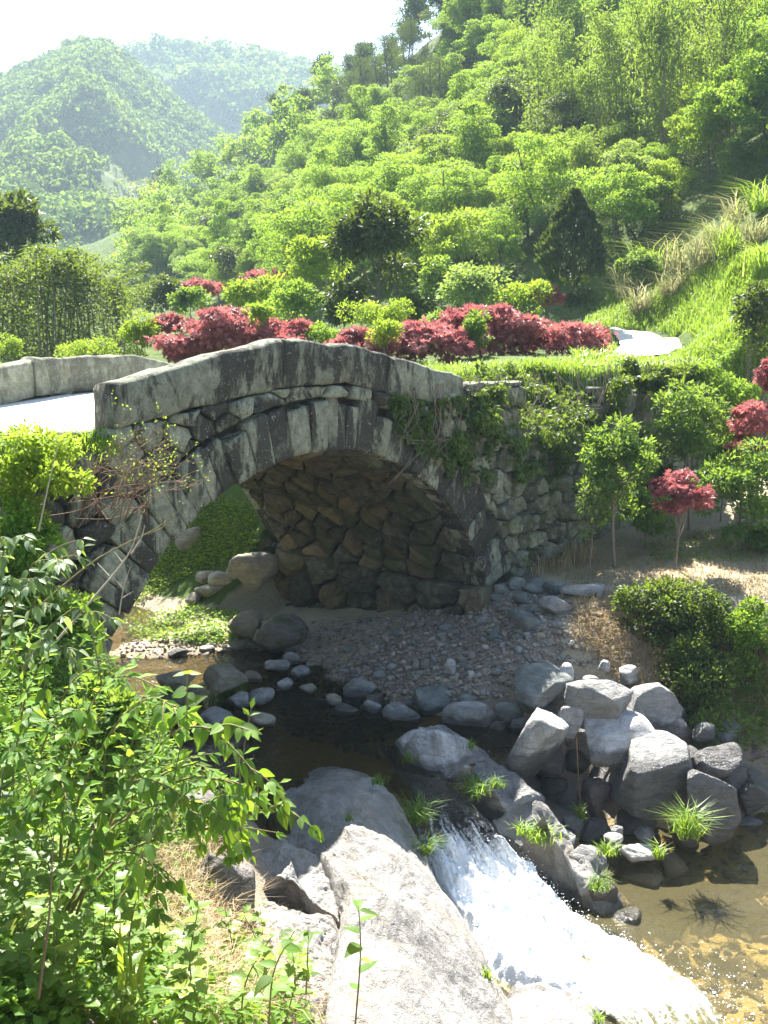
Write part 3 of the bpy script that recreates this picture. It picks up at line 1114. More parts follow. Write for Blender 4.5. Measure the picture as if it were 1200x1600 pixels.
WETR = mat_rock('wet_rock', (0.03, 0.026, 0.02), (0.08, 0.065, 0.05), (0.16, 0.135, 0.1), 3.0, moss=0.3, wet=True)
BEDR = mat_rock('submerged_rock', (0.12, 0.08, 0.035), (0.27, 0.2, 0.095), (0.4, 0.31, 0.17), 2.4)


def boulder(px, py, wp, hp, Y, label, mat=GREY, seed=1, dep=0.9, rot=(0, 0, 0), cuts=9, rough=0.05, box=0.5, n=4, name='boulder', cat='boulder', group=None):
    c = at(px, py, Y)
    k = Y / 1600.0
    size = np.array([wp * k / 2, dep * wp * k / 2, hp * k / 2 * 1.08])
    V, F = rock_verts(size * 1.12, seed * 131 + 7, n, cuts, rough, box)
    V = V @ rot_m(*[R(a) for a in rot]).T
    base = c + np.array([0, size[1] * 0.6, -size[2]])
    o = link(name, make_mesh(name, V + np.array([0, 0, size[2]]), F, mat, True), None, Vector(base))
    return tag(o, label, cat, group)


BL = [
    # right bank pile
    (840, 1085, 96, 62, 11.5, 'dark greenish angular boulder at the top left of the boulder pile', GREEN, 1, .9, (0, 6, 20)),
    (945, 1098, 112, 54, 11.2, 'long flat-topped grey boulder lying on top of the pile', GREY, 2, .7, (4, 9, -10)),
    (960, 1160, 120, 66, 10.9, 'squared pale block with a sunlit top below the long slab', GREYW, 3, .7, (0, 8, 8)),
    (892, 1130, 48, 62, 11.1, 'small rounded grey boulder wedged left of the squared pale block', GREY, 4, .9, (0, 0, 0)),
    (838, 1170, 86, 92, 10.8, 'wedge-shaped grey boulder leaning at the shadow edge', GREY, 5, .8, (10, 28, 15)),
    (1026, 1236, 142, 132, 10.5, 'largest rounded grey boulder of the pile above the pool', GREY, 6, .9, (0, -12, 10)),
    (1110, 1268, 100, 112, 10.3, 'whitest sunlit boulder at the pool edge beside the bright grass tuft', GREYW, 7, .8, (0, -14, 0)),
    (932, 1255, 44, 58, 10.8, 'small pinkish block standing under the overhang', PINK, 8, .9, (0, 3, 25)),
    (1130, 1194, 78, 48, 11.0, 'low grey boulder behind the whitest boulder', GREYW, 9, .9, (0, 12, 0)),
    (1185, 1245, 66, 74, 11.1, 'grey boulder cut by the right edge of the photo', GREY, 10, .9, (0, -8, 0)),
    (1024, 1115, 84, 106, 11.7, 'tall rough grey boulder behind the stacked blocks', GREY, 11, .8, (0, 0, 10)),
    (742, 1132, 96, 48, 11.7, 'low smooth grey boulder in the shade beside the stream', GREY, 12, .8, (0, 5, 0)),
    (798, 1120, 46, 40, 11.7, 'small shaded boulder right of the low smooth one', GREEN, 13, .9, (0, 0, 0)),
    (853, 1120, 40, 30, 11.4, 'fist-shaped stone tucked below the dark greenish boulder', GREEN, 14, .9, (0, 0, 0)),
    (675, 1098, 60, 46, 12.2, 'square dark block at the foot of the gravel bank', GREEN, 15, .8, (0, 4, 10)),
    (620, 1124, 78, 34, 12.0, 'long low stone at the waterline below the gravel', GREY, 16, .7, (0, 3, 0)),
    (538, 1116, 50, 22, 12.2, 'low grey stone half sunk in the shaded stream', GREY, 17, .8, (0, 0, 0)),
    (500, 1102, 36, 18, 12.6, 'smallest flat stone sticking out of the stream', GREY, 18, .8, (0, 0, 0)),
    (560, 1082, 56, 36, 12.8, 'flat grey slab set into the lower gravel', GREY, 19, .8, (8, -6, 0)),
    (580, 1112, 40, 26, 12.2, 'rounded stone between the low waterline stones', GREY, 20, .8, (0, 0, 0)),
    (945, 1040, 20, 22, 12.0, 'small upright sunlit stone at the shadow edge on the bank', GREYW, 21, .8, (0, 0, 0)),
    (884, 1060, 30, 42, 11.7, 'pale stone standing behind the dark greenish boulder', GREYW, 22, .8, (0, 10, 0)),
    (850, 1050, 40, 24, 11.9, 'bluish grey stone behind the dark greenish boulder', GREY, 23, .8, (0, 0, 0)),
    (703, 1045, 18, 26, 12.6, 'pale pebble standing up on the gravel slope', GREYW, 24, .8, (0, 10, 0)),
    (872, 952, 48, 28, 14.0, 'sunlit pale block at the shadow corner below the terrace', GREYW, 25, .8, (0, 8, 10)),
    (828, 976, 46, 24, 13.8, 'dark flat block below the row of kerb stones', GREEN, 26, .8, (0, 4, 0)),
    (808, 962, 26, 18, 14.0, 'small dark stone left of the dark flat block', GREEN, 27, .8, (0, 0, 0)),
    (915, 927, 66, 22, 14.2, 'flat sunlit slab on the edge of the terrace', GREYW, 28, .7, (0, 3, 0)),
    (805, 915, 34, 22, 14.6, 'first dark kerb stone next to the arch footing', GREEN, 29, .9, (0, 0, 0)),
    (837, 918, 40, 24, 14.6, 'second dark kerb stone from the arch footing', GREEN, 30, .9, (0, 0, 0)),
    (868, 922, 36, 24, 14.4, 'third dark kerb stone from the arch footing', GREEN, 31, .9, (0, 0, 0)),
    (818, 938, 30, 20, 14.2, 'dark stone below the first two kerb stones', GREEN, 32, .9, (0, 0, 0)),
    (780, 925, 30, 26, 14.4, 'rounded dark stone against the arch footing', GREEN, 33, .9, (0, 0, 0)),
    # left of the stream
    (268, 1071, 76, 40, 12.5, 'sunlit tan rock in the stream, left of a pair', TAN, 34, .8, (0, 6, 0)),
    (346, 1070, 84, 44, 12.5, 'sunlit tan rock in the stream, right of a pair', TAN, 35, .8, (0, -4, 0)),
    (262, 1110, 96, 60, 11.7, 'low dark mossy rock in front of the tan pair', MOSSY, 36, .8, (0, 0, 0)),
    (386, 985, 62, 44, 15.6, 'tilted pale rock in sunlight at the arch mouth', TAN, 37, .8, (0, -22, 0)),
    (440, 998, 78, 54, 15.2, 'dark rounded rock half in shade under the arch', MOSSY, 38, .8, (0, -16, 0)),
    (407, 1000, 34, 34, 15.4, 'small tan rock between the tilted and the dark rock', TAN, 39, .8, (0, -10, 0)),
    (390, 907, 74, 72, 17.2, 'big squared block at the upstream foot of the vault', TAN, 40, .8, (0, 4, 20)),
    (297, 843, 48, 40, 18.6, 'sunlit boulder among weeds on the upstream bank', TAN, 41, .8, (0, -20, 0)),
    (325, 925, 46, 26, 17.2, 'pale tumbled stone above the sunlit sand', TAN, 42, .8, (0, -12, 0)),
    (345, 910, 40, 28, 17.4, 'pale tumbled stone nearest the squared block', TAN, 43, .8, (0, 10, 0)),
    (300, 940, 30, 22, 17.0, 'small stone at the edge of the sunlit sand', TAN, 44, .8, (0, 0, 0)),
    (320, 905, 34, 22, 17.8, 'weathered stone among weeds above the tumbled pair', TAN, 45, .8, (0, 0, 0)),
    (275, 1023, 36, 14, 14.2, 'flat dark stone at the edge of the sunlit shallows', MOSSY, 46, .8, (0, -5, 0)),
    (323, 1016, 24, 12, 14.4, 'small flat stone on the pinkish sand spit', TAN, 47, .8, (0, 0, 0)),
    # rib beside the fall and the pool
    (730, 1098, 38, 22, 12.0, 'small shaded stone above the low smooth boulder', GREEN, 48, .9, (0, 0, 0)),
    (963, 1300, 26, 18, 10.1, 'small white stone at the waterside below the round boulder', GREYW, 49, .9, (0, 0, 0)),
    (962, 1318, 34, 24, 9.95, 'rounded pale stone above the grassy rib', GREYW, 50, .9, (0, 0, 0)),
    (1010, 1310, 40, 22, 10.1, 'grey stone at the foot of the largest boulder', GREY, 51, .9, (0, 0, 0)),
    (1000, 1338, 60, 26, 9.8, 'knobbly pale stone reaching into the pool', GREYW, 52, .8, (0, 6, 0)),
    (925, 1355, 74, 60, 9.6, 'knobbly wet-footed rock on the rib between fall and pool', GREY, 53, .9, (0, 14, 0)),
    (945, 1412, 70, 46, 9.2, 'dark wet rock at the foot of the rib', WETR, 54, .9, (0, 14, 0)),
    (985, 1440, 54, 36, 8.95, 'blackest wet rock at the edge of the foam', WETR, 55, .9, (0, 0, 0)),
    (868, 1318, 62, 44, 9.9, 'rough grey rock between the grass clumps beside the fall', GREY, 56, .9, (0, 10, 0)),
    (895, 1298, 46, 30, 10.2, 'small rough rock behind the rib', GREY, 57, .9, (0, 10, 0)),
    (1010, 1385, 90, 44, 9.75, 'brown rock under the pool surface beside the rib', BEDR, 58, 1.0, (0, 0, 0)),
    (1060, 1362, 60, 24, 9.9, 'small brown rock under the pool surface', BEDR, 59, 1.0, (0, 0, 0)),
    # foreground left
    (345, 1420, 150, 130, 6.5, 'dark mossy rock between the bush and the craggy rock', MOSSY, 62, .9, (0, 20, 0)),
    (315, 1310, 120, 110, 7.4, 'shaded rock behind the leafy branches', MOSSY, 63, .9, (0, 10, 0)),
    (1105, 1150, 40, 30, 11.4, 'small stone in weeds at the foot of the ivy bank', GREY, 66, .9, (0, 0, 0)),
    (1180, 1180, 40, 40, 11.6, 'brownish stone below the ivy at the right edge', PINK, 67, .9, (0, 0, 0)),
    (905, 1195, 40, 40, 11.3, 'dark stone in the hollow under the squared block', GREEN, 68, .9, (0, 0, 0)),
    (870, 1235, 50, 40, 10.9, 'dark wet stone deep in the hollow beside the rib', WETR, 69, .9, (0, 0, 0)),
]
for b in BL:
    px, py, wp, hp, Y, label, mat, seed, dep, rot = b
    big = wp > 60
    fore = seed in (60, 61, 62, 63)
    if 25 <= seed <= 33 or 37 <= seed <= 47:
        g_ = on_ground(px, py + hp * 0.35, 10.5, 30)
        if g_ is not None: Y = g_[1]
    blk_ = seed in (1, 2, 3, 5, 8, 9, 15, 25, 26, 28, 40)
    boulder(px, py, wp, hp, Y, label, mat, seed, dep, rot, 5 if blk_ else (11 if not fore else 14), 0.1 if fore else (0.04 if seed not in (53, 56, 52) else 0.11), 0.95 if blk_ else 0.5, 5 if wp > 84 else (4 if big else 3), 'boulder' if big else 'river_stone', 'boulder' if big else 'stone')


# bedrock shapes given by outline and crown heights ------------------------------
def bedrock(name, label, outline, inner, mat, base_z, seed, edge=0.25, drop=0.25, rough=0.05, nr=46, na=220, cat='rock', ridge=0.05):
    O = np.array([at_z(*p) for p in outline]); I = np.array([at_z(*p) for p in inner]) if inner else np.zeros((0, 3))
    top = RBF([tuple(p) for p in O] + [tuple(p) for p in I])
    c = I[:, :2].mean(0) if len(I) else O[:, :2].mean(0)
    m = len(O)
    # closed smooth outline
    d = np.linalg.norm(np.roll(O[:, :2], -1, 0) - O[:, :2], axis=1)
    t = np.concatenate([[0], np.cumsum(d)])
    q = np.linspace(0, t[-1], na, endpoint=False)
    ox = np.interp(q, t, np.append(O[:, 0], O[0, 0])); oy = np.interp(q, t, np.append(O[:, 1], O[0, 1]))
    for _ in range(3):
        ox = (np.roll(ox, 1) + 2 * ox + np.roll(ox, -1)) / 4; oy = (np.roll(oy, 1) + 2 * oy + np.roll(oy, -1)) / 4
    rho = np.linspace(0.02, 1, nr) ** 0.75
    X = c[0] + (ox - c[0])[None] * rho[:, None]; Y = c[1] + (oy - c[1])[None] * rho[:, None]
    L = np.hypot(ox - c[0], oy - c[1])[None]
    de = (1 - rho)[:, None] * L
    Z = top(X, Y) - drop * np.clip(1 - de / edge, 0, 1) ** 2.2
    P = np.stack([X, Y, Z], -1)
    o = np.array([seed * 3.1, seed * 1.7, 0])
    n1 = fbm(P + o, 1.1, 5, seed, 0.55)
    n2 = np.abs(fbm(P + o, 3.4, 4, seed + 5, 0.6))
    n3 = fbm(P + o, 14.0, 3, seed + 8, 0.6)
    n5 = np.abs(fbm(P + o, 7.5, 4, seed + 15, 0.6))
    P[..., 2] += n1 * rough - (0.22 - np.clip(n2, 0, 0.22)) * ridge - (0.2 - np.clip(n5, 0, 0.2)) * ridge * 0.5 + n3 * 0.012
    n4 = fbm(P + o, 2.6, 4, seed + 2)
    rad = np.stack([(ox - c[0]), (oy - c[1])], -1) / L[0][:, None]
    P[..., :2] += rad[None] * (n4 * 0.05)[..., None] * (rho ** 3)[:, None, None]
    rings = [P]
    for k, (f, zz) in enumerate(((1.02, 0.35), (1.05, 0.75), (1.08, 1.0))):
        Q = P[-1].copy()
        Q[:, 0] = c[0] + (Q[:, 0] - c[0]) * f; Q[:, 1] = c[1] + (Q[:, 1] - c[1]) * f
        Q[:, 2] = Q[:, 2] * (1 - zz) + base_z * zz
        Q += (fbm(Q, 2.0, 4, seed + k) * 0.06)[:, None] * np.array([rad[:, 0], rad[:, 1], 0 * ox]).T
        rings.append(Q[None])
    A = np.concatenate(rings)
    nn = A.shape[0]
    V = np.concatenate([A.reshape(-1, 3), [[c[0], c[1], A[0, :, 2].mean()]]])
    idx = np.arange(nn * na).reshape(nn, na)
    F = np.stack([idx[:-1].ravel(), idx[1:].ravel(), np.roll(idx, -1, 1)[1:].ravel(), np.roll(idx, -1, 1)[:-1].ravel()], 1)
    T = np.stack([np.full(na, nn * na), idx[0], np.roll(idx[0], -1)], 1)
    bl = np.array([c[0], c[1], base_z])
    oo = link(name, make_mesh(name, V - bl, [F, T], mat, True), None, Vector(bl))
    return tag(oo, label, cat)


bedrock('bedrock_slab', 'long pale bedrock slab sloping down to the foreground beside the waterfall',
        [(412, 1262, -4.55), (440, 1215, -4.5), (490, 1184, -4.46), (540, 1190, -4.46), (590, 1212, -4.5), (628, 1250, -4.56), (655, 1300, -4.66), (690, 1370, -4.8), (735, 1440, -4.98), (775, 1512, -5.1), (812, 1560, -5.2), (840, 1640, -5.2),
         (700, 1760, -4.4), (560, 1760, -3.9), (500, 1640, -3.95), (505, 1540, -4.1), (525, 1450, -4.15), (530, 1390, -4.2), (470, 1340, -4.5), (420, 1310, -4.6)],
        [(500, 1240, -4.22), (560, 1230, -4.26), (590, 1300, -4.2), (545, 1290, -4.12), (620, 1330, -4.3), (600, 1400, -4.05), (640, 1420, -4.2), (690, 1480, -4.48), (620, 1500, -4.0), (580, 1560, -3.9), (680, 1560, -4.35), (740, 1580, -4.75), (640, 1640, -4.0)],
        SLAB, -5.9, 3, 0.22, 0.22, 0.05, 70, 320, ridge=0.08)
bedrock('bedrock_ledge', 'smooth grey bedrock in mid-stream above the waterfall',
        [(612, 1152, -4.45), (640, 1132, -4.42), (690, 1122, -4.42), (725, 1140, -4.42), (770, 1170, -4.45), (815, 1196, -4.5), (852, 1230, -4.6), (800, 1262, -4.75), (760, 1250, -4.75), (715, 1238, -4.7), (670, 1222, -4.6), (630, 1185, -4.5)],
        [(650, 1150, -4.22), (690, 1150, -4.16), (730, 1180, -4.16), (780, 1205, -4.22), (700, 1190, -4.22), (815, 1228, -4.36), (745, 1222, -4.32)],
        GREYW, -5.6, 5, 0.2, 0.16, 0.05, 40, 200, ridge=0.09)
bedrock('bedrock_rib', 'rough textured rock rib along the right side of the waterfall',
        [(765, 1262, -4.72), (800, 1232, -4.62), (850, 1238, -4.65), (885, 1280, -4.85), (905, 1330, -5.05), (960, 1370, -5.3), (1000, 1420, -5.5), (960, 1452, -5.5), (915, 1420, -5.4), (872, 1372, -5.25), (820, 1335, -5.1), (780, 1300, -4.95)],
        [(810, 1262, -4.5), (850, 1275, -4.58), (840, 1300, -4.68), (880, 1330, -4.9), (920, 1372, -5.1), (950, 1405, -5.28)],
        SLAB, -6.1, 9, 0.12, 0.12, 0.05, 40, 200, ridge=0.09)
bedrock('bedrock_toe', 'pale rock at the bottom of the photo beside the foam',
        [(782, 1560, -5.3), (800, 1525, -5.25), (850, 1530, -5.3), (910, 1560, -5.36), (950, 1590, -5.42), (985, 1640, -5.45), (960, 1720, -5.3), (800, 1720, -5.0), (770, 1640, -5.1)],
        [(830, 1560, -5.1), (880, 1590, -5.12), (850, 1640, -5.0), (900, 1650, -5.1)],
        SLAB, -6.2, 12, 0.14, 0.14, 0.05, 36, 180)

bedrock('bedrock_crag', 'craggy sunlit rock under the leafy branches, left of the pale slab',
        [(352, 1362, -4.3), (385, 1318, -4.2), (440, 1300, -4.2), (500, 1325, -4.25), (545, 1370, -4.3), (545, 1432, -4.4), (490, 1436, -4.42), (420, 1425, -4.42), (365, 1405, -4.4)],
        [(410, 1350, -3.96), (455, 1340, -3.92), (500, 1375, -4.0), (460, 1385, -3.98), (420, 1385, -4.05)],
        SLAB, -5.6, 21, 0.2, 0.14, 0.06, 50, 220, ridge=0.1)
bedrock('bedrock_crag', 'broken brownish rock below the craggy sunlit rock',
        [(350, 1440, -4.2), (400, 1412, -4.2), (470, 1425, -4.25), (530, 1440, -4.3), (535, 1500, -4.25), (525, 1570, -4.1), (470, 1600, -3.95), (400, 1580, -3.95), (360, 1510, -4.1)],
        [(400, 1450, -4.0), (450, 1460, -4.02), (490, 1490, -4.05), (440, 1510, -3.98), (400, 1500, -4.0), (470, 1550, -3.95)],
        SLABB, -5.6, 27, 0.14, 0.12, 0.1, 50, 220, ridge=0.15)

# gravel ---------------------------------------------------------------------------
def m_gravel():
    t = NT('gravel_stones')
    a = t.attr('tint')
    n = t.noise(30, 4, 0.7, t.pos())
    c = t.ramp(a, [(0.0, (0.13, 0.11, 0.085)), (0.35, (0.28, 0.245, 0.2)), (0.6, (0.36, 0.32, 0.265)), (0.8, (0.32, 0.24, 0.165)), (1.0, (0.5, 0.46, 0.4))])
    c = t.mix(t.math('MULTIPLY', n, 0.5), c, (0.12, 0.1, 0.085))
    return t.out(t.princ(c, 0.9, t.bump(n, 0.5, 0.02), 0.2))


MAT_GRAVEL = m_gravel()


def pebbles(name, XY, sizes, label, seed, n=1, lift=0.25, zfix=None, mat=None, kind='stuff'):
    r = np.random.default_rng(seed)
    Vb, Fb = ico(n)
    N = len(XY)
    z = Hq(XY[:, 0], XY[:, 1]) if zfix is None else zfix
    D = Vb[None] * (1 + r.normal(0, 0.16, (N, len(Vb), 1)))
    D = D * (sizes[:, None] * np.array([[1.0, 0.75, 0.5]]) * r.uniform(0.7, 1.3, (N, 3)))[:, None, :]
    a = r.uniform(0, 6.28, N); b = r.normal(0, 0.5, N)
    ca, sa, cb, sb = np.cos(a), np.sin(a), np.cos(b), np.sin(b)
    x, y, zz = D[..., 0], D[..., 1], D[..., 2]
    x2 = x * cb[:, None] + zz * sb[:, None]; z2 = -x * sb[:, None] + zz * cb[:, None]
    X = x2 * ca[:, None] - y * sa[:, None]; Y = x2 * sa[:, None] + y * ca[:, None]
    V = np.stack([X + XY[:, 0:1], Y + XY[:, 1:2], z2 + z[:, None] + (sizes * lift)[:, None]], -1).reshape(-1, 3)
    F = (Fb[None] + (np.arange(N) * len(Vb))[:, None, None]).reshape(-1, 3)
    tint = np.repeat(r.uniform(0, 1, N), len(Vb))
    o = link(name, make_mesh(name, V, F, mat or MAT_GRAVEL, False, tint))
    return tag(o, label, kind=kind)


def in_poly(P, poly):
    x, y = P[:, 0], P[:, 1]
    c = np.zeros(len(P), bool)
    n = len(poly)
    for i in range(n):
        x1, y1 = poly[i]; x2, y2 = poly[(i + 1) % n]
        k = ((y1 > y) != (y2 > y)) & (x < (x2 - x1) * (y - y1) / (y2 - y1 + 1e-12) + x1)
        c ^= k
    return c


def rays_n(b):
    u = (b[:, 0] - 600) / 1600.0; v = (800 - b[:, 1]) / 1600.0
    y = CP + v * SP
    return np.stack([u / y, np.ones(len(b)), (-SP + v * CP) / y], 1)


def sample_px(poly, N, seed, y0=5, y1=30):
    """ground points under random pixels of a polygon in the photograph"""
    r = np.random.default_rng(seed)
    P = np.array(poly, float)
    lo, hi = P.min(0), P.max(0)
    out = []
    Ys = np.linspace(y0, y1, 200)
    while len(out) < N:
        q = lo + r.random((N * 2, 2)) * (hi - lo)
        q = q[in_poly(q, poly)][:N]
        for a in range(0, len(q), 400):
            b = q[a:a + 400]
            rr_ = rays_n(b)
            X = rr_[:, :1] * Ys; Yy = np.repeat(Ys[None], len(b), 0)
            g = Hq(X, Yy) - rr_[:, 2:3] * Ys
            i = np.argmax(g > 0, 1)
            ok = g[np.arange(len(b)), i] > 0
            for k in np.where(ok)[0]: out.append((X[k, i[k]], Ys[i[k]]))
    return np.array(out[:N]) + r.normal(0, 0.02, (N, 2))


GP = [(490, 985), (640, 960), (790, 935), (880, 940), (895, 1040), (860, 1075), (800, 1090), (700, 1110), (590, 1110), (510, 1075), (440, 1040)]
q = sample_px(GP, 5200, 31)
pebbles('gravel', q, np.exp(rr.normal(-3.75, 0.42, len(q))), 'loose grey gravel bank under the bridge', 41, 1)
q = sample_px([(390, 955), (480, 972), (640, 958), (790, 930), (800, 950), (640, 985), (480, 1000), (420, 1010)], 1500, 36, 9, 22)
pebbles('gravel', q, np.exp(rr.normal(-4.3, 0.4, len(q))), 'fine gravel along the inner foot of the vault', 48, 1)
q = sample_px([(880, 940), (960, 960), (1000, 1020), (960, 1060), (890, 1050)], 500, 32)
pebbles('gravel', q, np.exp(rr.normal(-3.9, 0.4, len(q))), 'sunlit rubble on the bank below the terrace', 42, 1)
q = sample_px([(190, 1000), (420, 990), (470, 1040), (400, 1060), (330, 1030), (190, 1040)], 700, 33)
pebbles('gravel', q, np.exp(rr.normal(-3.8, 0.4, len(q))), 'small stones on the sunlit spit below the arch', 43, 1)
q = np.stack([rr.uniform(0.9, 6, 1500), rr.uniform(6.5, 11, 1500)], 1)
q = q[Hq(q[:, 0], q[:, 1]) < -5.45]
pebbles('pool_pebbles', q, np.exp(rr.normal(-2.9, 0.5, len(q))), 'brown stones on the bed of the lower pool', 44, 1, mat=BEDR)
q = sample_px([(410, 1060), (520, 1075), (600, 1130), (640, 1200), (560, 1180), (450, 1150)], 320, 34)
pebbles('stream_pebbles', q, np.exp(rr.normal(-3.0, 0.5, len(q))), 'dark stones on the bed of the shaded stream', 45, 1, mat=WETR)

# larger loose stones of the gravel bank, each one a thing
_st = []
for k in range(5):
    V, F = rock_verts(np.array([1, 0.75, 0.55]), 900 + k, 2, 9, 0.09, 0.4)
    _st.append([make_mesh('river_stone', V, F, m_, True) for m_ in (GREY, GREEN, TAN)])
q = sample_px(GP, 150, 35)
for k, (x, y) in enumerate(q):
    sz = float(np.exp(rr.normal(-2.75, 0.3)))
    o = link('river_stone', _st[k % 5][rr.choice(3, p=[.5, .25, .25])], None, (x, y, h1(x, y) + sz * 0.2))
    o.scale = (sz,) * 3
    o.rotation_euler = (rr.normal(0, .3), rr.normal(0, .3), rr.uniform(0, 6.28))
    tag(o, 'loose fist-sized stone lying on the gravel bank under the bridge', 'stone', 'loose stones on the gravel bank')

# ------------------------------------------------------------------ water
def m_water(name, tint, rough=0.03, s1=5.0, s2=16.0, bump=0.35, murk=0.15, murkcol=(0.1, 0.1, 0.03), stretch=(1, 1, 1)):
    t = NT(name)
    p = t.pos(stretch)
    n = t.math('ADD', t.noise(s1, 3, 0.55, p, 0.6), t.math('MULTIPLY', t.noise(s2, 3, 0.6, p, 0.4), 0.4))
    nrm = t.bump(n, bump, 0.05)
    fr = t.n('ShaderNodeFresnel', IOR=1.33, Normal=nrm)
    gl = t.n('ShaderNodeBsdfGlossy', Roughness=rough, Normal=nrm)
    tr = t.n('ShaderNodeBsdfTransparent', Color=(*tint, 1))
    df = t.n('ShaderNodeBsdfDiffuse', Color=(*murkcol, 1), Normal=nrm)
    m1 = t.n('ShaderNodeMixShader', Fac=murk)
    t.t.links.new(tr.outputs[0], m1.inputs[1]); t.t.links.new(df.outputs[0], m1.inputs[2])
    m2 = t.n('ShaderNodeMixShader', Fac=fr)
    t.t.links.new(m1.outputs[0], m2.inputs[1]); t.t.links.new(gl.outputs[0], m2.inputs[2])
    return t.out(m2)


MAT_WUP = m_water('stream_water', (0.62, 0.56, 0.4), 0.04, 4.0, 14, 0.7, 0.1, (0.05, 0.045, 0.02))
MAT_WLOW = m_water('pool_water', (0.88, 0.82, 0.6), 0.05, 3.0, 11, 0.55, 0.16, (0.3, 0.26, 0.13), (0.8, 1.6, 1))
# stream above the fall
xs_ = np.arange(-11, 1.5, 0.12); ys_ = np.arange(8.6, 26, 0.12)
gx, gy = np.meshgrid(xs_, ys_, indexing='ij')
P = np.stack([gx, gy, 0 * gx], -1)
gz = Z_UP + fbm(P, 2.2, 3, 4) * 0.012 + 0.02 * np.clip(to_sw(gx, gy)[1] - BW, 0, 50)
LIP = at_z(650, 1228, Z_UP)
fd_ = np.array([0.66, -0.75])                      # downstream direction at the lip
keepv = ((gx - LIP[0]) * fd_[0] + (gy - LIP[1]) * fd_[1]) < 0.06
F = grid_faces(len(xs_), len(ys_))
F = F[keepv.ravel()[F].all(1)]
tag(link('stream_water', make_mesh('stream_water', np.stack([gx, gy, gz], -1).reshape(-1, 3), F, MAT_WUP, True)), 'dark rippling stream under the bridge', kind='structure')
xs_ = np.arange(0.2, 9, 0.1); ys_ = np.arange(3.5, 12, 0.1)
gx, gy = np.meshgrid(xs_, ys_, indexing='ij')
P = np.stack([gx, gy, 0 * gx], -1)
gz = Z_LOW + fbm(P, 2.6, 3, 14) * 0.012
tag(link('pool_water', make_mesh('pool_water', np.stack([gx, gy, gz], -1).reshape(-1, 3), grid_faces(len(xs_), len(ys_)), MAT_WLOW, True)), 'greenish brown lower pool with sunlit ripples', kind='structure')


def m_foam():
    t = NT('white_water')
    fv = t.n('ShaderNodeAttribute', _attribute_name='flow').outputs['Vector']
    sx = t.n('ShaderNodeSeparateXYZ', i0=fv)
    mp = t.n('ShaderNodeMapping', i0=fv)
    mp.inputs['Scale'].default_value = (1.3, 9.0, 0.0)
    st = t.noise(2.6, 6, 0.7, mp.outputs[0], 0.8)
    fi = t.noise(26, 4, 0.75, t.pos(), 0.5)
    f = t.math('ADD', t.math('MULTIPLY', st, 0.6), t.math('MULTIPLY', fi, 0.4))
    f = t.math('ADD', f, sx.outputs[2])              # foam amount along and across the fall
    fm = t.mask(f, 0.42, 0.6)
    nrm = t.bump(t.math('ADD', st, t.math('MULTIPLY', fi, 0.7)), 0.7, 0.05)
    foam = t.princ((0.84, 0.86, 0.87), 0.7, nrm, 0.2)
    fr = t.n('ShaderNodeFresnel', IOR=1.33, Normal=nrm)
    gl = t.n('ShaderNodeBsdfGlossy', Roughness=0.06, Normal=nrm)
    tr0 = t.n('ShaderNodeBsdfTransparent', Color=(0.6, 0.6, 0.5, 1))
    dfu = t.n('ShaderNodeBsdfDiffuse', Color=(0.22, 0.21, 0.1, 1))
    tr = t.n('ShaderNodeMixShader', Fac=t.math('MULTIPLY', t.mask(sx.outputs[0], 1.4, 2.6), 0.4))
    t.t.links.new(tr0.outputs[0], tr.inputs[1]); t.t.links.new(dfu.outputs[0], tr.inputs[2])
    w = t.n('ShaderNodeMixShader', Fac=fr)
    t.t.links.new(tr.outputs[0], w.inputs[1]); t.t.links.new(gl.outputs[0], w.inputs[2])
    m = t.n('ShaderNodeMixShader', Fac=fm)
    t.t.links.new(w.outputs[0], m.inputs[1]); t.t.links.new(foam.outputs[0], m.inputs[2])
    return t.out(m)


MAT_FOAM = m_foam()
# fall: cross sections (left px, right px, z) from lip to the pool
SEC = [((612, 1205), (700, 1225), Z_UP + 0.005, -0.2), ((632, 1232), (735, 1250), -4.52, -0.16), ((650, 1270), (762, 1280), -4.62, -0.13), ((664, 1310), (785, 1305), -4.78, -0.02),
       ((690, 1370), (840, 1350), -5.0, 0.17), ((720, 1420), (890, 1405), -5.14, 0.21), ((765, 1490), (940, 1440), -5.26, 0.23), ((812, 1535), (1000, 1475), -5.34, 0.2), ((880, 1560), (1060, 1510), -5.37, 0.16), ((960, 1600), (1120, 1560), -5.385, -0.02), ((1010, 1680), (1160, 1640), -5.392, -0.14)]
Ls = np.array([at_z(*a, z) for a, b, z, f in SEC]); Rs = np.array([at_z(*b, z) for a, b, z, f in SEC]); Fo = np.array([f for *_, f in SEC])
t0 = np.linspace(0, 1, len(SEC)); tt = np.linspace(0, 1, 190)
def _sm(A):
    B = np.stack([np.interp(tt, t0, A[:, k]) for k in range(A.shape[1])], 1)
    for _ in range(12): B[1:-1] = (B[:-2] + 2 * B[1:-1] + B[2:]) / 4
    return B
Ls, Rs, Fo2 = _sm(Ls), _sm(Rs), _sm(Fo[:, None])[:, 0]
cr = np.linspace(-0.06, 1.06, 80)
A = Ls[:, None] * (1 - cr)[None, :, None] + Rs[:, None] * cr[None, :, None]
P = A.copy()
rough = np.interp(tt, [0, 0.12, 0.3, 0.5, 0.75, 1], [0.01, 0.03, 0.10, 0.16, 0.10, 0.015])[:, None]
flowc = np.stack([np.repeat(tt[:, None] * 3.2, 80, 1), np.repeat(cr[None] * 0.8, 190, 0), np.zeros((190, 80))], -1)
b1 = fbm(flowc * np.array([1.6, 5, 1]), 1.0, 5, 51, 0.6)
b2 = np.abs(fbm(P, 7.0, 4, 52, 0.6))
A[..., 2] += rough * (b1 * 0.75 + b2 * 0.28 - 0.15) + 0.03
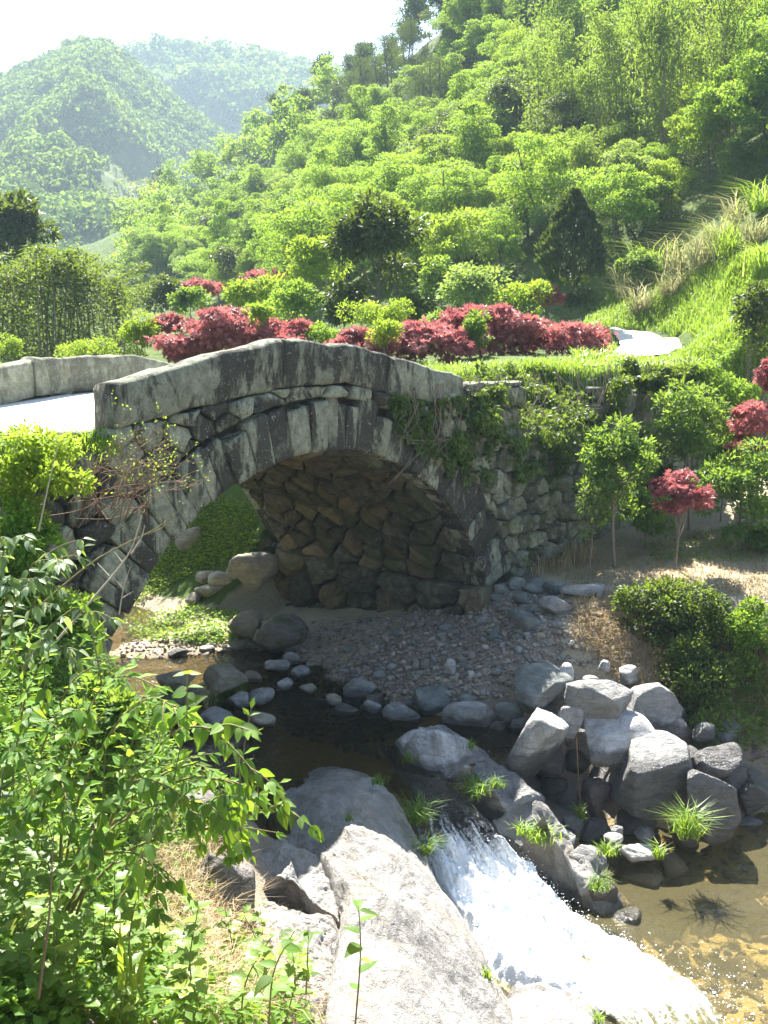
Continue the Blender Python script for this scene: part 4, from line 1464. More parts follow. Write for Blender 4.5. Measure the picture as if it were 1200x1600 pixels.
A[..., 2] -= np.clip(np.abs(cr - 0.5)[None] * 2 - 0.9, 0, 1) * 0.8
ef = Fo2[:, None] - np.clip(np.abs(cr - 0.5)[None] * 2 - 0.75, 0, 1) * np.interp(tt, [0, 0.6, 1], [0.1, 0.1, 0.9])[:, None]
flowc[..., 2] = ef
falls = link('waterfall', make_mesh('waterfall', A.reshape(-1, 3), grid_faces(190, 80), MAT_FOAM, True, uv=flowc.reshape(-1, 3)))
tag(falls, 'white foaming cascade rushing between the bedrock slab and the rib', kind='stuff')

# foam flecks drifting on the pool and spray over the cascade
def m_white():
    t = NT('foam_bubbles')
    return t.out(t.princ((0.85, 0.87, 0.88), 0.4, None, 0.4))


MAT_WHITE = m_white()
c0 = at_z(1040, 1560, Z_LOW)
N = 800
a = rr.normal(0, 1, (N, 2))
q = np.array([c0[0], c0[1]]) + np.abs(rr.normal(0, 1, N))[:, None] * np.array([0.5, -0.1]) + a * np.array([0.25, 0.35])
keep = (q[:, 0] > 0.9)
q = q[keep]
pebbles('foam_flecks', q, np.exp(rr.normal(-5.4, 0.5, len(q))), 'scattered white foam flecks on the pool', 46, 1, zfix=np.full(len(q), Z_LOW + 0.012), mat=MAT_WHITE)
i = rr.integers(62, 150, 2600); j = rr.integers(2, 78, 2600)
base = A[i, j]
zoff = np.abs(rr.normal(0, 0.05, 2600))
pebbles('water_spray', base[:, :2] + rr.normal(0, 0.03, (2600, 2)), np.exp(rr.normal(-5.5, 0.4, 2600)), 'fine droplets thrown up by the cascade', 47, 1, zfix=base[:, 2] + zoff, mat=MAT_WHITE)

# stones wedged between the big boulders of the pile
for k, (px, py, wp, hp, Y) in enumerate([(870, 1090, 40, 34, 11.9), (905, 1165, 44, 40, 11.4), (985, 1150, 46, 50, 11.6), (1060, 1165, 60, 60, 11.5), (1075, 1200, 60, 50, 11.2), (1150, 1225, 50, 50, 11.2), (1000, 1290, 60, 40, 10.7),
                                        (860, 1205, 60, 50, 11.2), (890, 1250, 60, 60, 11.1), (950, 1220, 60, 60, 11.3), (780, 1150, 50, 34, 11.6), (1060, 1130, 60, 60, 12.0), (1140, 1150, 60, 40, 11.7), (1100, 1225, 50, 60, 11.0), (930, 1310, 50, 40, 10.5), (1070, 1310, 50, 30, 10.5), (815, 1140, 40, 30, 11.6), (1170, 1300, 60, 40, 11.0), (985, 1060, 36, 30, 12.2), (925, 1070, 36, 26, 12.1)]):
    boulder(px, py, wp * 1.1, hp * 1.1, Y, 'smaller shaded stone wedged between the big boulders of the pile', (GREY, GREYW, GREY, PINK)[k % 4], 200 + k, .9, (0, k * 13 % 30, k * 37 % 90), 10, .06, .45, 3, 'river_stone', 'stone', 'wedged stones in the boulder pile')

for k, (px, py, wp, hp) in enumerate([(432, 1043, 40, 22), (468, 1052, 30, 18), (395, 1062, 36, 20), (446, 1070, 26, 14), (408, 1092, 46, 24), (484, 1078, 30, 16), (372, 1098, 40, 24), (330, 1128, 60, 34), (522, 1096, 30, 16), (455, 1030, 26, 18), (300, 1092, 36, 22), (410, 1130, 50, 28)]):
    Y_ = at_z(px, py, -4.46)[1]
    boulder(px, py, wp, hp, Y_ - 0.1, 'low stone at the shallow edge of the shaded stream', (GREYW, GREY, TAN)[k % 3], 260 + k, .9, (0, k * 7 % 20 - 10, k * 41 % 90), 10, .05, .5, 3, 'river_stone', 'stone', 'low stones along the shallow stream edge')
# ------------------------------------------------------------------ plant building blocks
def nrmz(v):
    return v / np.maximum(np.linalg.norm(v, axis=-1, keepdims=True), 1e-9)


def leafset(C, D, N, L, Wd, tint, off=0):
    """flat pointed leaves: one quad each, tip a little lower than the middle"""
    D = nrmz(D)
    S = nrmz(np.cross(D, N))
    Nn = np.cross(S, D)
    L = np.asarray(L)[:, None]; Wd = np.asarray(Wd)[:, None]
    mid = C + D * L * 0.45 + Nn * L * 0.05
    V = np.stack([C, mid + S * Wd * 0.5, C + D * L - Nn * L * 0.06, mid - S * Wd * 0.5], 1).reshape(-1, 3)
    F = np.arange(len(C) * 4).reshape(-1, 4) + off
    return V, F, np.repeat(tint, 4)


def starset(C, D, N, L, tint):
    """palmate leaves: five narrow fingers fanned out (maple)"""
    D = nrmz(D); S = nrmz(np.cross(D, N)); Nn = np.cross(S, D)
    Vs, Fs, Ts = [], [], []
    k = 0
    for a, l in ((-1.15, 0.62), (-0.58, 0.88), (0.0, 1.0), (0.58, 0.88), (1.15, 0.62)):
        d = D * math.cos(a) + S * math.sin(a)
        V, F, T = leafset(C, d - Nn * 0.18, Nn, L * l, L * 0.26, tint, k)
        k += len(V)
        Vs.append(V); Fs.append(F); Ts.append(T)
    return np.concatenate(Vs), np.concatenate(Fs), np.concatenate(Ts)


def tube(pts, r0, r1, sides=6):
    P = np.asarray(pts, float)
    n = len(P)
    T = np.gradient(P, axis=0)
    T = nrmz(T)
    ref = np.array([0.31, 0.17, 0.93])
    A = nrmz(np.cross(T, ref)); B = np.cross(T, A)
    r = np.linspace(r0, r1, n)[:, None, None]
    a = np.linspace(0, 2 * math.pi, sides, endpoint=False)
    V = P[:, None] + r * (np.cos(a)[None, :, None] * A[:, None] + np.sin(a)[None, :, None] * B[:, None])
    idx = np.arange(n * sides).reshape(n, sides)
    F = np.stack([idx[:-1].ravel(), np.roll(idx, -1, 1)[:-1].ravel(), np.roll(idx, -1, 1)[1:].ravel(), idx[1:].ravel()], 1)
    return V.reshape(-1, 3), F


def join(parts):
    Vs, Fs, Ts, k = [], [], [], 0
    for p in parts:
        Vs.append(p[0]); Fs.append(p[1] + k)
        if len(p) > 2: Ts.append(p[2])
        k += len(p[0])
    return np.concatenate(Vs), np.concatenate(Fs), (np.concatenate(Ts) if Ts else None)


def spline(pts, n):
    P = np.asarray(pts, float)
    t = np.linspace(0, 1, len(P)); q = np.linspace(0, 1, n)
    X = np.stack([np.interp(q, t, P[:, k]) for k in range(P.shape[1])], 1)
    for _ in range(max(2, n // len(P))): X[1:-1] = (X[:-2] + 2 * X[1:-1] + X[2:]) / 4
    return X


def crown(r, radii, nblob, nleaf, L, Wd, flat=0.6, rb=0.38, up=0.6, base=0.0, conic=0.0, star=False, spread=0.72, soft=0.0):
    """leaves gathered in blobs filling an ellipsoid; returns mesh data and blob centres"""
    radii = np.asarray(radii, float)
    d = nrmz(r.normal(size=(nblob, 3)))
    d[:, 2] = np.where(r.random(nblob) < 0.45, np.abs(d[:, 2]), d[:, 2])
    B = d * radii * (r.random((nblob, 1)) ** 0.4) * spread
    if conic:
        zz = (B[:, 2] / radii[2] + 1) / 2
        B[:, :2] *= (1.15 - conic * zz)[:, None]
    br = rb * radii.mean() * r.uniform(0.65, 1.3, nblob)
    bt = r.uniform(-0.22, 0.22, nblob)
    i = r.integers(0, nblob, nleaf)
    dd = nrmz(r.normal(size=(nleaf, 3)) + np.array([0, 0, up * 0.6]))
    rad = br[i] * (0.55 + 0.5 * r.random(nleaf) ** 0.6) * (1 + soft * r.normal(0, 1, nleaf))
    P = B[i] + dd * rad[:, None] * np.array([1, 1, flat])
    P[:, 2] += base
    out = nrmz(dd + r.normal(0, 0.5, (nleaf, 3)) + np.array([0, 0, -0.25]))
    nn = nrmz(r.normal(0, 0.55, (nleaf, 3)) + dd * 0.5 + np.array([0, 0, up]))
    ll = L * r.uniform(0.6, 1.35, nleaf)
    ti = np.clip(0.5 + bt[i] + r.normal(0, 0.17, nleaf), 0, 1)
    if star:
        m = starset(P, out, nn, ll, ti)
    else:
        m = leafset(P, out, nn, ll, ll * Wd, ti)
    B[:, 2] += base
    return m, B


def trunk_mesh(r, h, r0, blobs, lean=0.08, nl=7):
    top = np.array([r.normal(0, lean) * h, r.normal(0, lean) * h, h])
    P = spline([(0, 0, -0.15), (r.normal(0, .03) * h, r.normal(0, .03) * h, h * 0.35), top * np.array([.7, .7, .7]), top], 9)
    parts = [tube(P, r0, r0 * 0.35, 7)]
    for b in blobs[r.permutation(len(blobs))[:nl]]:
        k = r.integers(3, 8)
        m = (P[k] + b) / 2 + np.array([0, 0, -0.06 * h])
        parts.append(tube(spline([P[k], m, b], 6), r0 * 0.4, r0 * 0.1, 5))
    return join(parts)


BARK = mat_bark('bark', (0.05, 0.04, 0.03), (0.2, 0.17, 0.13))
BARKP = mat_bark('pale_bark', (0.12, 0.09, 0.06), (0.32, 0.26, 0.2))
G_BRIGHT = mat_leaf('spring_leaf', [(0.0, (0.046, 0.098, 0.016)), (0.45, (0.111, 0.221, 0.029)), (0.75, (0.176, 0.325, 0.046)), (1.0, (0.260, 0.403, 0.065))], 0.5, 0.6, 0.15)
G_MID = mat_leaf('summer_leaf', [(0.0, (0.033, 0.072, 0.016)), (0.5, (0.078, 0.163, 0.033)), (1.0, (0.163, 0.273, 0.058))], 0.45, 0.55, 0.2)
G_DARK = mat_leaf('evergreen_leaf', [(0.0, (0.012, 0.028, 0.010)), (0.5, (0.03, 0.06, 0.018)), (1.0, (0.07, 0.115, 0.035))], 0.22, 0.5, 0.25)
G_PALE = mat_leaf('greyish_leaf', [(0.0, (0.065, 0.098, 0.039)), (0.5, (0.143, 0.215, 0.078)), (1.0, (0.260, 0.351, 0.143))], 0.48, 0.6, 0.15)
G_YEL = mat_leaf('yellow_green_leaf', [(0.0, (0.084, 0.132, 0.014)), (0.5, (0.192, 0.282, 0.026)), (1.0, (0.336, 0.432, 0.048))], 0.5, 0.6, 0.15)
G_GROVE = mat_leaf('grove_leaf', [(0.0, (0.022, 0.045, 0.01)), (0.5, (0.06, 0.1, 0.022)), (1.0, (0.13, 0.17, 0.045))], 0.35, 0.6, 0.15)
G_PINE = mat_leaf('pine_needle', [(0.0, (0.026, 0.046, 0.026)), (0.5, (0.065, 0.098, 0.052)), (1.0, (0.130, 0.156, 0.091))], 0.15, 0.8, 0.05)
G_BAMB = mat_leaf('bamboo_leaf', [(0.0, (0.065, 0.111, 0.023)), (0.5, (0.156, 0.234, 0.052)), (1.0, (0.273, 0.351, 0.091))], 0.4, 0.6, 0.15)
G_RED = mat_leaf('maple_leaf', [(0.0, (0.13, 0.034, 0.036)), (0.35, (0.3, 0.095, 0.096)), (0.7, (0.44, 0.18, 0.172)), (0.9, (0.53, 0.28, 0.24)), (1.0, (0.3, 0.28, 0.1))], 0.4, 0.5, 0.35, backcol=(0.46, 0.12, 0.11))
G_IVY = mat_leaf('ivy_leaf', [(0.0, (0.015, 0.03, 0.008)), (0.5, (0.045, 0.085, 0.018)), (0.85, (0.09, 0.15, 0.03)), (1.0, (0.2, 0.26, 0.05))], 0.35, 0.5, 0.25)
G_GRASS = mat_leaf('grass_blade', [(0.0, (0.081, 0.149, 0.016)), (0.55, (0.176, 0.297, 0.034)), (0.9, (0.297, 0.405, 0.068)), (1.0, (0.486, 0.419, 0.176))], 0.45)
G_STRAW = mat_leaf('straw_blade', [(0.0, (0.16, 0.1, 0.045)), (0.5, (0.36, 0.26, 0.13)), (1.0, (0.55, 0.46, 0.28))], 0.25, 0.7, 0.2, backcol=(0.5, 0.38, 0.18))
G_FAR = mat_leaf('far_leaf', [(0.0, (0.03, 0.06, 0.025)), (0.45, (0.075, 0.135, 0.04)), (0.78, (0.13, 0.2, 0.06)), (0.9, (0.32, 0.26, 0.12)), (1.0, (0.4, 0.32, 0.16))], 0.35, 0.9, 0.0)


def plant(name, label, cat, base, crown_m, leaf_mat, trunk_m=None, bark=None, group=None, leafname='foliage', rz=0.0, stuff=True):
    o = empty(name, Vector(base), rz)
    tag(o, label, cat, group)
    V, F, T = crown_m
    f = link(leafname, make_mesh(leafname, V, F, leaf_mat, False, T), o)
    if stuff: f['kind'] = 'stuff'
    if trunk_m is not None:
        link('trunk' if cat == 'tree' else 'stem', make_mesh('stem', trunk_m[0], trunk_m[1], bark or BARK, True), o)
    return o


def plant_px(name, label, cat, cx, cy, wp, hp, Y, leaf_mat, L, nleaf, nblob=12, base_py=None, seed=1, flat=0.65, Wd=0.5, up=0.6, star=False, rb=0.38, group=None, bark=None, stem=0.025, conic=0.0, depth=0.9, spread=0.72, nl=7, lean=0.03):
    """a plant whose crown covers the given box of the photograph at distance Y; stem goes down to base_py or the ground"""
    r = np.random.default_rng(seed * 77 + 5)
    c = at(cx, cy, Y)
    k = Y / 1600
    rad = np.array([wp * k / 2, wp * k / 2 * depth, hp * k / 2])
    gz = at(cx, base_py, Y)[2] if base_py else min(h1(c[0], c[1]), c[2] - rad[2] * 0.75)
    if base_py: gz = min(gz, max(h1(c[0], c[1]), gz - 0.35))
    base = np.array([c[0], c[1], gz])
    hgt = c[2] - gz
    m, B = crown(r, rad * 1.05, nblob, nleaf, L, Wd, flat, rb, up, hgt, conic, star, spread, 0.3 if star else 0.12)
    tr = trunk_mesh(r, hgt + rad[2] * 0.25, stem, B, lean, nl)
    return plant(name, label, cat, base, m, leaf_mat, tr, bark, group)


def blades(XY, z, hgt, wid, lean, r, tint):
    """grass blades: a quad and a tip"""
    N = len(XY)
    a = r.uniform(0, 6.283, N)
    d = np.stack([np.cos(a), np.sin(a), 0 * a], 1)
    s = np.stack([-np.sin(a), np.cos(a), 0 * a], 1)
    B = np.concatenate([XY, z[:, None]], 1)
    h = hgt[:, None]; w = wid[:, None]; ln = lean[:, None]
    up = np.array([[0, 0, 1.0]])
    m = B + up * h * 0.6 + d * ln * h * 0.3
    t = B + up * h * (1 - 0.25 * ln) + d * ln * h * 0.95
    V = np.stack([B - s * w * 0.5, B + s * w * 0.5, m + s * w * 0.4, m - s * w * 0.4, t], 1).reshape(-1, 3)
    o = (np.arange(N) * 5)[:, None]
    return V, np.array([0, 1, 2, 3])[None] + o, np.array([3, 2, 4])[None] + o, np.repeat(tint, 5)


def grass_stuff(name, label, XY, hgt, wid, lean, mat, seed, z=None, kind='stuff'):
    r = np.random.default_rng(seed)
    N = len(XY)
    z = Hq(XY[:, 0], XY[:, 1]) - 0.01 if z is None else z
    V, Q, T, ti = blades(XY, z, hgt * r.uniform(0.5, 1.4, N), wid * r.uniform(0.7, 1.3, N), np.clip(r.normal(lean, lean * 0.4, N), 0.05, 1.3), r, np.clip(r.normal(0.5, 0.22, N), 0, 1))
    return tag(link(name, make_mesh(name, V, [Q, T], mat, False, ti)), label, kind=kind)


def tuft(px, py, hp, wp, Y, label, mat=G_GRASS, n=160, seed=1, lean=0.7, wid=0.012, name='grass_tuft', group=None, z=None):
    r = np.random.default_rng(seed)
    b = at(px, py, Y)
    k = Y / 1600
    XY = r.normal(0, wp * k * 0.16, (n, 2))
    hh = hp * k * r.uniform(0.3, 1.2, n)
    V, Q, T, ti = blades(XY, np.zeros(n) - 0.03, hh, wid * r.uniform(0.7, 1.3, n), np.clip(r.normal(lean, 0.3, n), 0.1, 1.4), r, np.clip(r.normal(0.5, 0.32, n), 0, 1))
    o = link(name, make_mesh(name, V, [Q, T], mat, False, ti), None, Vector(b))
    return tag(o, label, 'grass', group)


# ------------------------------------------------------------------ forest on the hillside
def hill_points(poly, N, seed, y0, y1):
    r = np.random.default_rng(seed)
    P = np.array(poly, float); lo, hi = P.min(0), P.max(0)
    q = lo + r.random((N * 3, 2)) * (hi - lo)
    q = q[in_poly(q, poly)][:N]
    Ys = np.geomspace(y0, y1, 150)
    out = []
    for a in range(0, len(q), 300):
        b = q[a:a + 300]
        rr_ = rays_n(b)
        X = rr_[:, :1] * Ys; Yy = np.repeat(Ys[None], len(b), 0)
        g = Hq(X, Yy) - rr_[:, 2:3] * Ys
        i = np.argmax(g > 0, 1)
        ok = g[np.arange(len(b)), i] > 0
        for k in np.where(ok)[0]:
            out.append((X[k, i[k]], Ys[i[k]], b[k, 0], b[k, 1]))
    return np.array(out)


HILL = [(190, 440), (215, 362), (300, 285), (400, 200), (480, 130), (560, 82), (650, 32), (700, -90), (1290, -90), (1290, 240), (1180, 300), (1080, 350), (1000, 415), (900, 455), (700, 475), (500, 478), (350, 475), (250, 465)]
hp_ = hill_points(HILL, 7000, 71, 27, 175)
hp_ = hp_[np.random.default_rng(3).permutation(len(hp_))]
kept = []
for p in hp_:
    sp_ = 0.9 + 0.0145 * p[1]
    if all((p[0] - k[0]) ** 2 + (p[1] - k[1]) ** 2 > sp_ ** 2 for k in kept):
        kept.append(p)
kept = np.array(kept)
print('hill trees', len(kept))

rt = np.random.default_rng(5)
PROTO = {}


def proto(key, mat, bark, gen):
    r = np.random.default_rng(abs(hash(key)) % 1000 if False else sum(map(ord, key)))
    (V, F, T), tr = gen(r)
    PROTO[key] = (make_mesh(key + '_crown', V, F, mat, False, T), make_mesh(key + '_trunk', tr[0], tr[1], bark, True), (V, F, T, mat))


def g_broad(h, w, nb, nl, L):
    def g(r):
        m, B = crown(r, (w, w, h * 0.47), nb, nl, L, 0.55, 0.5, 0.27, 0.8, h * 0.46, 0.35, spread=0.85)
        return m, trunk_mesh(r, h * 0.75, 0.07, B, 0.08)
    return g


def g_pine(r):
    parts = []
    for k in range(15):
        z = 2.0 + k * 0.28
        a = r.uniform(0, 6.28); rad = max(0.35, (6.6 - z) * 0.32) * r.uniform(0.5, 1.1)
        c = np.array([math.cos(a) * rad, math.sin(a) * rad, z])
        n = 130
        d = nrmz(r.normal(size=(n, 3)) + np.array([0, 0, 0.8]))
        P = c + r.normal(0, 1, (n, 3)) * np.array([0.42, 0.42, 0.14])
        parts.append(leafset(P, d, nrmz(r.normal(size=(n, 3))), r.uniform(0.16, 0.32, n), np.full(n, 0.055), np.clip(r.normal(0.5, 0.2, n), 0, 1)))
    m = join(parts)
    return m, trunk_mesh(r, 6.0, 0.1, np.array([[0.5, 0, 3.], [-.6, .2, 3.8], [0.2, -.7, 4.4], [0, .5, 2.6]]), 0.03, 4)


def g_bamboo(h):
    def g(r):
        parts, tubes = [], []
        for k in range(9):
            bx, by = r.normal(0, 0.45, 2)
            tx, ty = r.normal(0, 0.9, 2)
            P = spline([(bx, by, 0), (bx + tx * .15, by + ty * .15, h * .5), (bx + tx * .5, by + ty * .5, h * .85), (bx + tx, by + ty, h * r.uniform(.92, 1.06))], 14)
            tubes.append(tube(P, 0.03, 0.008, 5))
            n = 420
            i = r.integers(1, 14, n)
            q = P[i] + r.normal(0, 1, (n, 3)) * np.array([0.42, 0.42, 0.2]) * (1.3 - i / 14)[:, None]
            d = nrmz(r.normal(0, 1, (n, 3)) + np.array([0, 0, -0.7]))
            parts.append(leafset(q, d, nrmz(r.normal(0, .6, (n, 3)) + np.array([0, 0, .7])), r.uniform(0.16, 0.32, n), np.full(n, 0.065), np.clip(r.normal(0.5, 0.2, n), 0, 1)))
        return join(parts), join(tubes)
    return g


for k in range(4):
    proto('bright%d' % k, G_BRIGHT, BARK, g_broad(4.4 + 0.5 * k, 1.9 + 0.15 * k, 34, 11000, 0.115))
proto('bright4', G_BRIGHT, BARK, g_broad(6.4, 1.5, 34, 11000, 0.115))
proto('mid2', G_MID, BARK, g_broad(3.6, 2.5, 34, 11000, 0.115))
proto('mid3', G_MID, BARK, g_broad(6.2, 1.6, 34, 11000, 0.115))
for k in range(2):
    proto('yellow%d' % k, G_YEL, BARK, g_broad(3.8 + k, 1.9, 34, 11000, 0.115))
    proto('mid%d' % k, G_MID, BARK, g_broad(4.6 + 0.6 * k, 2.0, 34, 11000, 0.115))
    proto('pale%d' % k, G_PALE, BARK, g_broad(4.2, 1.9, 34, 11000, 0.115))
proto('dark0', G_DARK, BARK, g_broad(4.8, 2.0, 34, 11000, 0.115))
proto('pine0', G_PINE, BARK, g_pine)
proto('pine1', G_PINE, BARK, g_pine)
proto('grove0', G_GROVE, BARKP, g_bamboo(6.0))
proto('bamboo0', G_BAMB, BARKP, g_bamboo(6.5))
proto('bamboo1', G_BAMB, BARKP, g_bamboo(5.5))

KINDL = {'bright': ('broadleaf_tree', 'fresh bright green broadleaf tree'),
         'yellow': ('broadleaf_tree', 'yellowish green broadleaf tree'),
         'mid': ('broadleaf_tree', 'deeper green broadleaf tree'),
         'pale': ('broadleaf_tree', 'pale greyish green broadleaf tree'),
         'dark': ('evergreen_tree', 'dark evergreen tree'),
         'pine': ('pine_tree', 'dull dark pine tree'),
         'bamboo': ('bamboo_clump', 'feathery pale bamboo clump'), 'grove': ('bamboo_clump', 'dark bamboo')}


def zone(px, py):
    if px < 700 and py < 520 - 0.62 * px + 60: return 'along the skyline ridge of the hillside'
    if py > 390: return 'at the foot of the hillside'
    if px > 900 and py < 130: return 'high on the hillside in the upper right corner'
    if px > 900: return 'on the hillside above the reed bank at the right'
    if py < 150: return 'high on the hillside left of the upper right corner'
    if px < 480: return 'on the far left end of the hillside slope'
    return 'on the middle slope of the hillside'


def place(key, base, scale, rz, label=None, group=None, name=None, sz=1.0, zn=None):
    kind = key.rstrip('0123456789')
    nm, lb = KINDL[kind]
    o = empty(name or nm, Vector(base), rz, (scale, scale, scale * sz))
    if zn: lb = lb + ' ' + zn
    tag(o, label or lb, 'bamboo' if kind == 'bamboo' else 'tree', group or (lb.replace('tree', 'trees', 1)))
    c = link('crown', PROTO[key][0], o)
    c['kind'] = 'stuff'
    link('trunk', PROTO[key][1], o)
    return o


def pick(px, py):
    u = rt.random()
    if px < 690 and py < 245 - max(0, (480 - px)) * -0.2 and py < 250 and px > 400 and u < 0.62: return 'pine%d' % rt.integers(2)
    if 830 < px < 1120 and 170 < py < 420 and u < 0.5: return 'bamboo%d' % rt.integers(2)
    u = rt.random()
    if u < 0.45: return 'bright%d' % rt.integers(5)
    if u < 0.58: return 'yellow%d' % rt.integers(2)
    if u < 0.80: return 'mid%d' % rt.integers(4)
    if u < 0.92: return 'pale%d' % rt.integers(2)
    return 'dark0'


scl = (1.0 + kept[:, 1] * 0.0022)
order = np.argsort(-(scl / kept[:, 1]))
rest = []
for n_, i in enumerate(order):
    x, y, px, py = kept[i]
    key = pick(px, py)
    s_ = scl[i] * rt.uniform(0.55, 1.2) * np.interp(y, [28, 45, 120], [0.6, 0.85, 1.0])
    if key.startswith('pine'): s_ *= 0.72
    z = h1(x, y) - 0.1
    if n_ < 300:
        place(key, (x, y, z), s_, rt.uniform(0, 6.28), sz=rt.uniform(0.85, 1.2), zn=zone(px, py))
    else:
        rest.append((key, x, y, z, s_))
parts = {}
for key, x, y, z, s_ in rest:
    V, F, T, m_ = PROTO[key][2]
    sel = rt.permutation(len(F))[:1300]
    vi = (F[sel][:, :1] // 4 * 4 + np.arange(4)).ravel() if True else None
    a = rt.uniform(0, 6.28)
    Vv = V[vi].reshape(-1, 4, 3)
    cc = Vv.mean(1, keepdims=True)
    Vv = (cc + (Vv - cc) * 2.3).reshape(-1, 3)
    ca, sa = math.cos(a), math.sin(a)
    Vv = np.stack([Vv[:, 0] * ca - Vv[:, 1] * sa, Vv[:, 0] * sa + Vv[:, 1] * ca, Vv[:, 2]], 1) * s_ + np.array([x, y, z])
    parts.setdefault(m_.name, []).append((Vv, np.arange(len(Vv)).reshape(-1, 4), T[vi]))
for mn, pl in parts.items():
    V, F, T = join(pl)
    tag(link('distant_wood', make_mesh('distant_wood', V, F, bpy.data.materials[mn], False, T)), 'tree crowns massed on the far upper part of the hillside', kind='stuff')

# forest on the far mountains
def far_forest(idx, N, size, ncard, seed, label):
    r = np.random.default_rng(seed)
    X, Y, Z, g_t = FARM[idx]
    w = (Y ** 0.3)[:-1, :-1] * (g_t[:-1, :-1] < 1.02) * (g_t[:-1, :-1] > 0.03)
    area = np.abs((X[1:, :-1] - X[:-1, :-1]) * (Y[:-1, 1:] - Y[:-1, :-1]))
    w = (w * area).ravel(); w /= w.sum()
    c = r.choice(len(w), N, p=w)
    i, j = np.unravel_index(c, (X.shape[0] - 1, X.shape[1] - 1))
    u, v = r.random(N), r.random(N)
    def bl(A): return (A[i, j] * (1 - u) + A[i + 1, j] * u) * (1 - v) + (A[i, j + 1] * (1 - u) + A[i + 1, j + 1] * u) * v
    x, y, z = bl(X), bl(Y), bl(Z)
    # bare tan clearing
    rr_ = np.stack([x, y, z], 1)
    yc = rr_ @ np.array([0, CP, -SP]); pxx = 600 + 1600 * x / yc; pyy = 800 - 1600 * (rr_ @ np.array([0, SP, CP])) / yc
    clear = (((pxx - 205) / 62) ** 2 + ((pyy - 290) / 44) ** 2 < 1) if idx == 0 else np.zeros(N, bool)
    sz = size * r.uniform(0.6, 1.4, N) * np.where(clear, 0.45, 1)
    tt_ = np.clip(r.normal(0.42, 0.16, N), 0, 0.75)
    tt_ = np.where(clear, r.uniform(0.86, 1, N), tt_)
    d = nrmz(r.normal(size=(N, ncard, 3)) + np.array([0, 0, 0.5]))
    P = np.stack([x, y, z], 1)[:, None] + d * sz[:, None, None] * np.array([1, 1, 0.85]) * r.uniform(0.7, 1, (N, ncard, 1)) + (sz * 0.5)[:, None, None] * np.array([0, 0, 1])
    P = P.reshape(-1, 3); d = d.reshape(-1, 3)
    L = np.repeat(sz, ncard) * r.uniform(0.35, 0.6, len(P))
    V, F, T = leafset(P, nrmz(np.cross(d, r.normal(size=d.shape))), nrmz(d + r.normal(0, .3, d.shape)), L, L * 0.8, np.repeat(tt_, ncard))
    tag(link('distant_wood', make_mesh('distant_wood', V, F, G_FAR, False, T)), label, kind='stuff')


far_forest(0, 9500, 2.3, 34, 81, 'hazy forest covering the nearer mountain')
far_forest(1, 6500, 3.8, 28, 82, 'pale blue-green forest covering the farthest ridge')
# ------------------------------------------------------------------ trees and shrubs behind the bridge
plant_px('evergreen_tree', 'glossy dark broad-leaved evergreen standing behind the bridge crown', 'tree', 592, 392, 165, 180, 26, G_DARK, 0.17, 5200, 22, 545, 1, 0.7, 0.5, 0.5, rb=0.3, stem=0.08, bark=BARK)
plant_px('evergreen_tree', 'low dark leaves at the left foot of the glossy evergreen', 'tree', 540, 470, 110, 70, 26, G_DARK, 0.16, 1500, 9, 545, 2, 0.7, rb=0.34)
plant_px('evergreen_tree', 'dark broad-crowned tree cut by the left edge of the photo', 'tree', 25, 365, 150, 140, 40, G_DARK, 0.25, 4600, 24, 560, 3, 0.7, rb=0.32, stem=0.14)
def cypress():
    r = np.random.default_rng(44)
    Y = 30.0
    b = at(893, 478, Y)
    hgt = 168 * Y / 1600
    N = 9000
    t = r.random(N) ** 0.75
    prof = np.interp(t, [0, 0.12, 0.3, 0.5, 0.75, 1], [0.25, 0.85, 1.0, 0.86, 0.5, 0.03]) * 92 * Y / 3200
    a = r.uniform(0, 6.283, N)
    lob = 1 + 0.16 * np.sin(a * 5 + t * 13) + 0.13 * np.sin(a * 8 - t * 27)
    q = prof * lob * (0.72 + 0.32 * r.random(N) ** 0.5)
    P = np.stack([np.cos(a) * q, np.sin(a) * q, (0.17 + 0.83 * t) * hgt], 1)
    d = nrmz(np.stack([np.cos(a) * .7, np.sin(a) * .7, np.full(N, 0.9)], 1) + r.normal(0, .25, (N, 3)))
    m = leafset(P, d, nrmz(r.normal(size=(N, 3))), r.uniform(.1, .2, N), np.full(N, .075), np.clip(r.normal(.45, .2, N), 0, 1))
    plant('cypress_tree', 'dark green cone-shaped cypress at the foot of the hillside', 'tree', b, m, mat_leaf('cypress_leaf', [(0, (0.012, 0.03, 0.012)), (0.5, (0.03, 0.065, 0.022)), (1, (0.06, 0.11, 0.035))], 0.15, 0.6), tube(spline([(0, 0, -.2), (0.03, 0, hgt * .5), (0, 0, hgt * .95)], 8), .07, .01), BARK)
cypress()

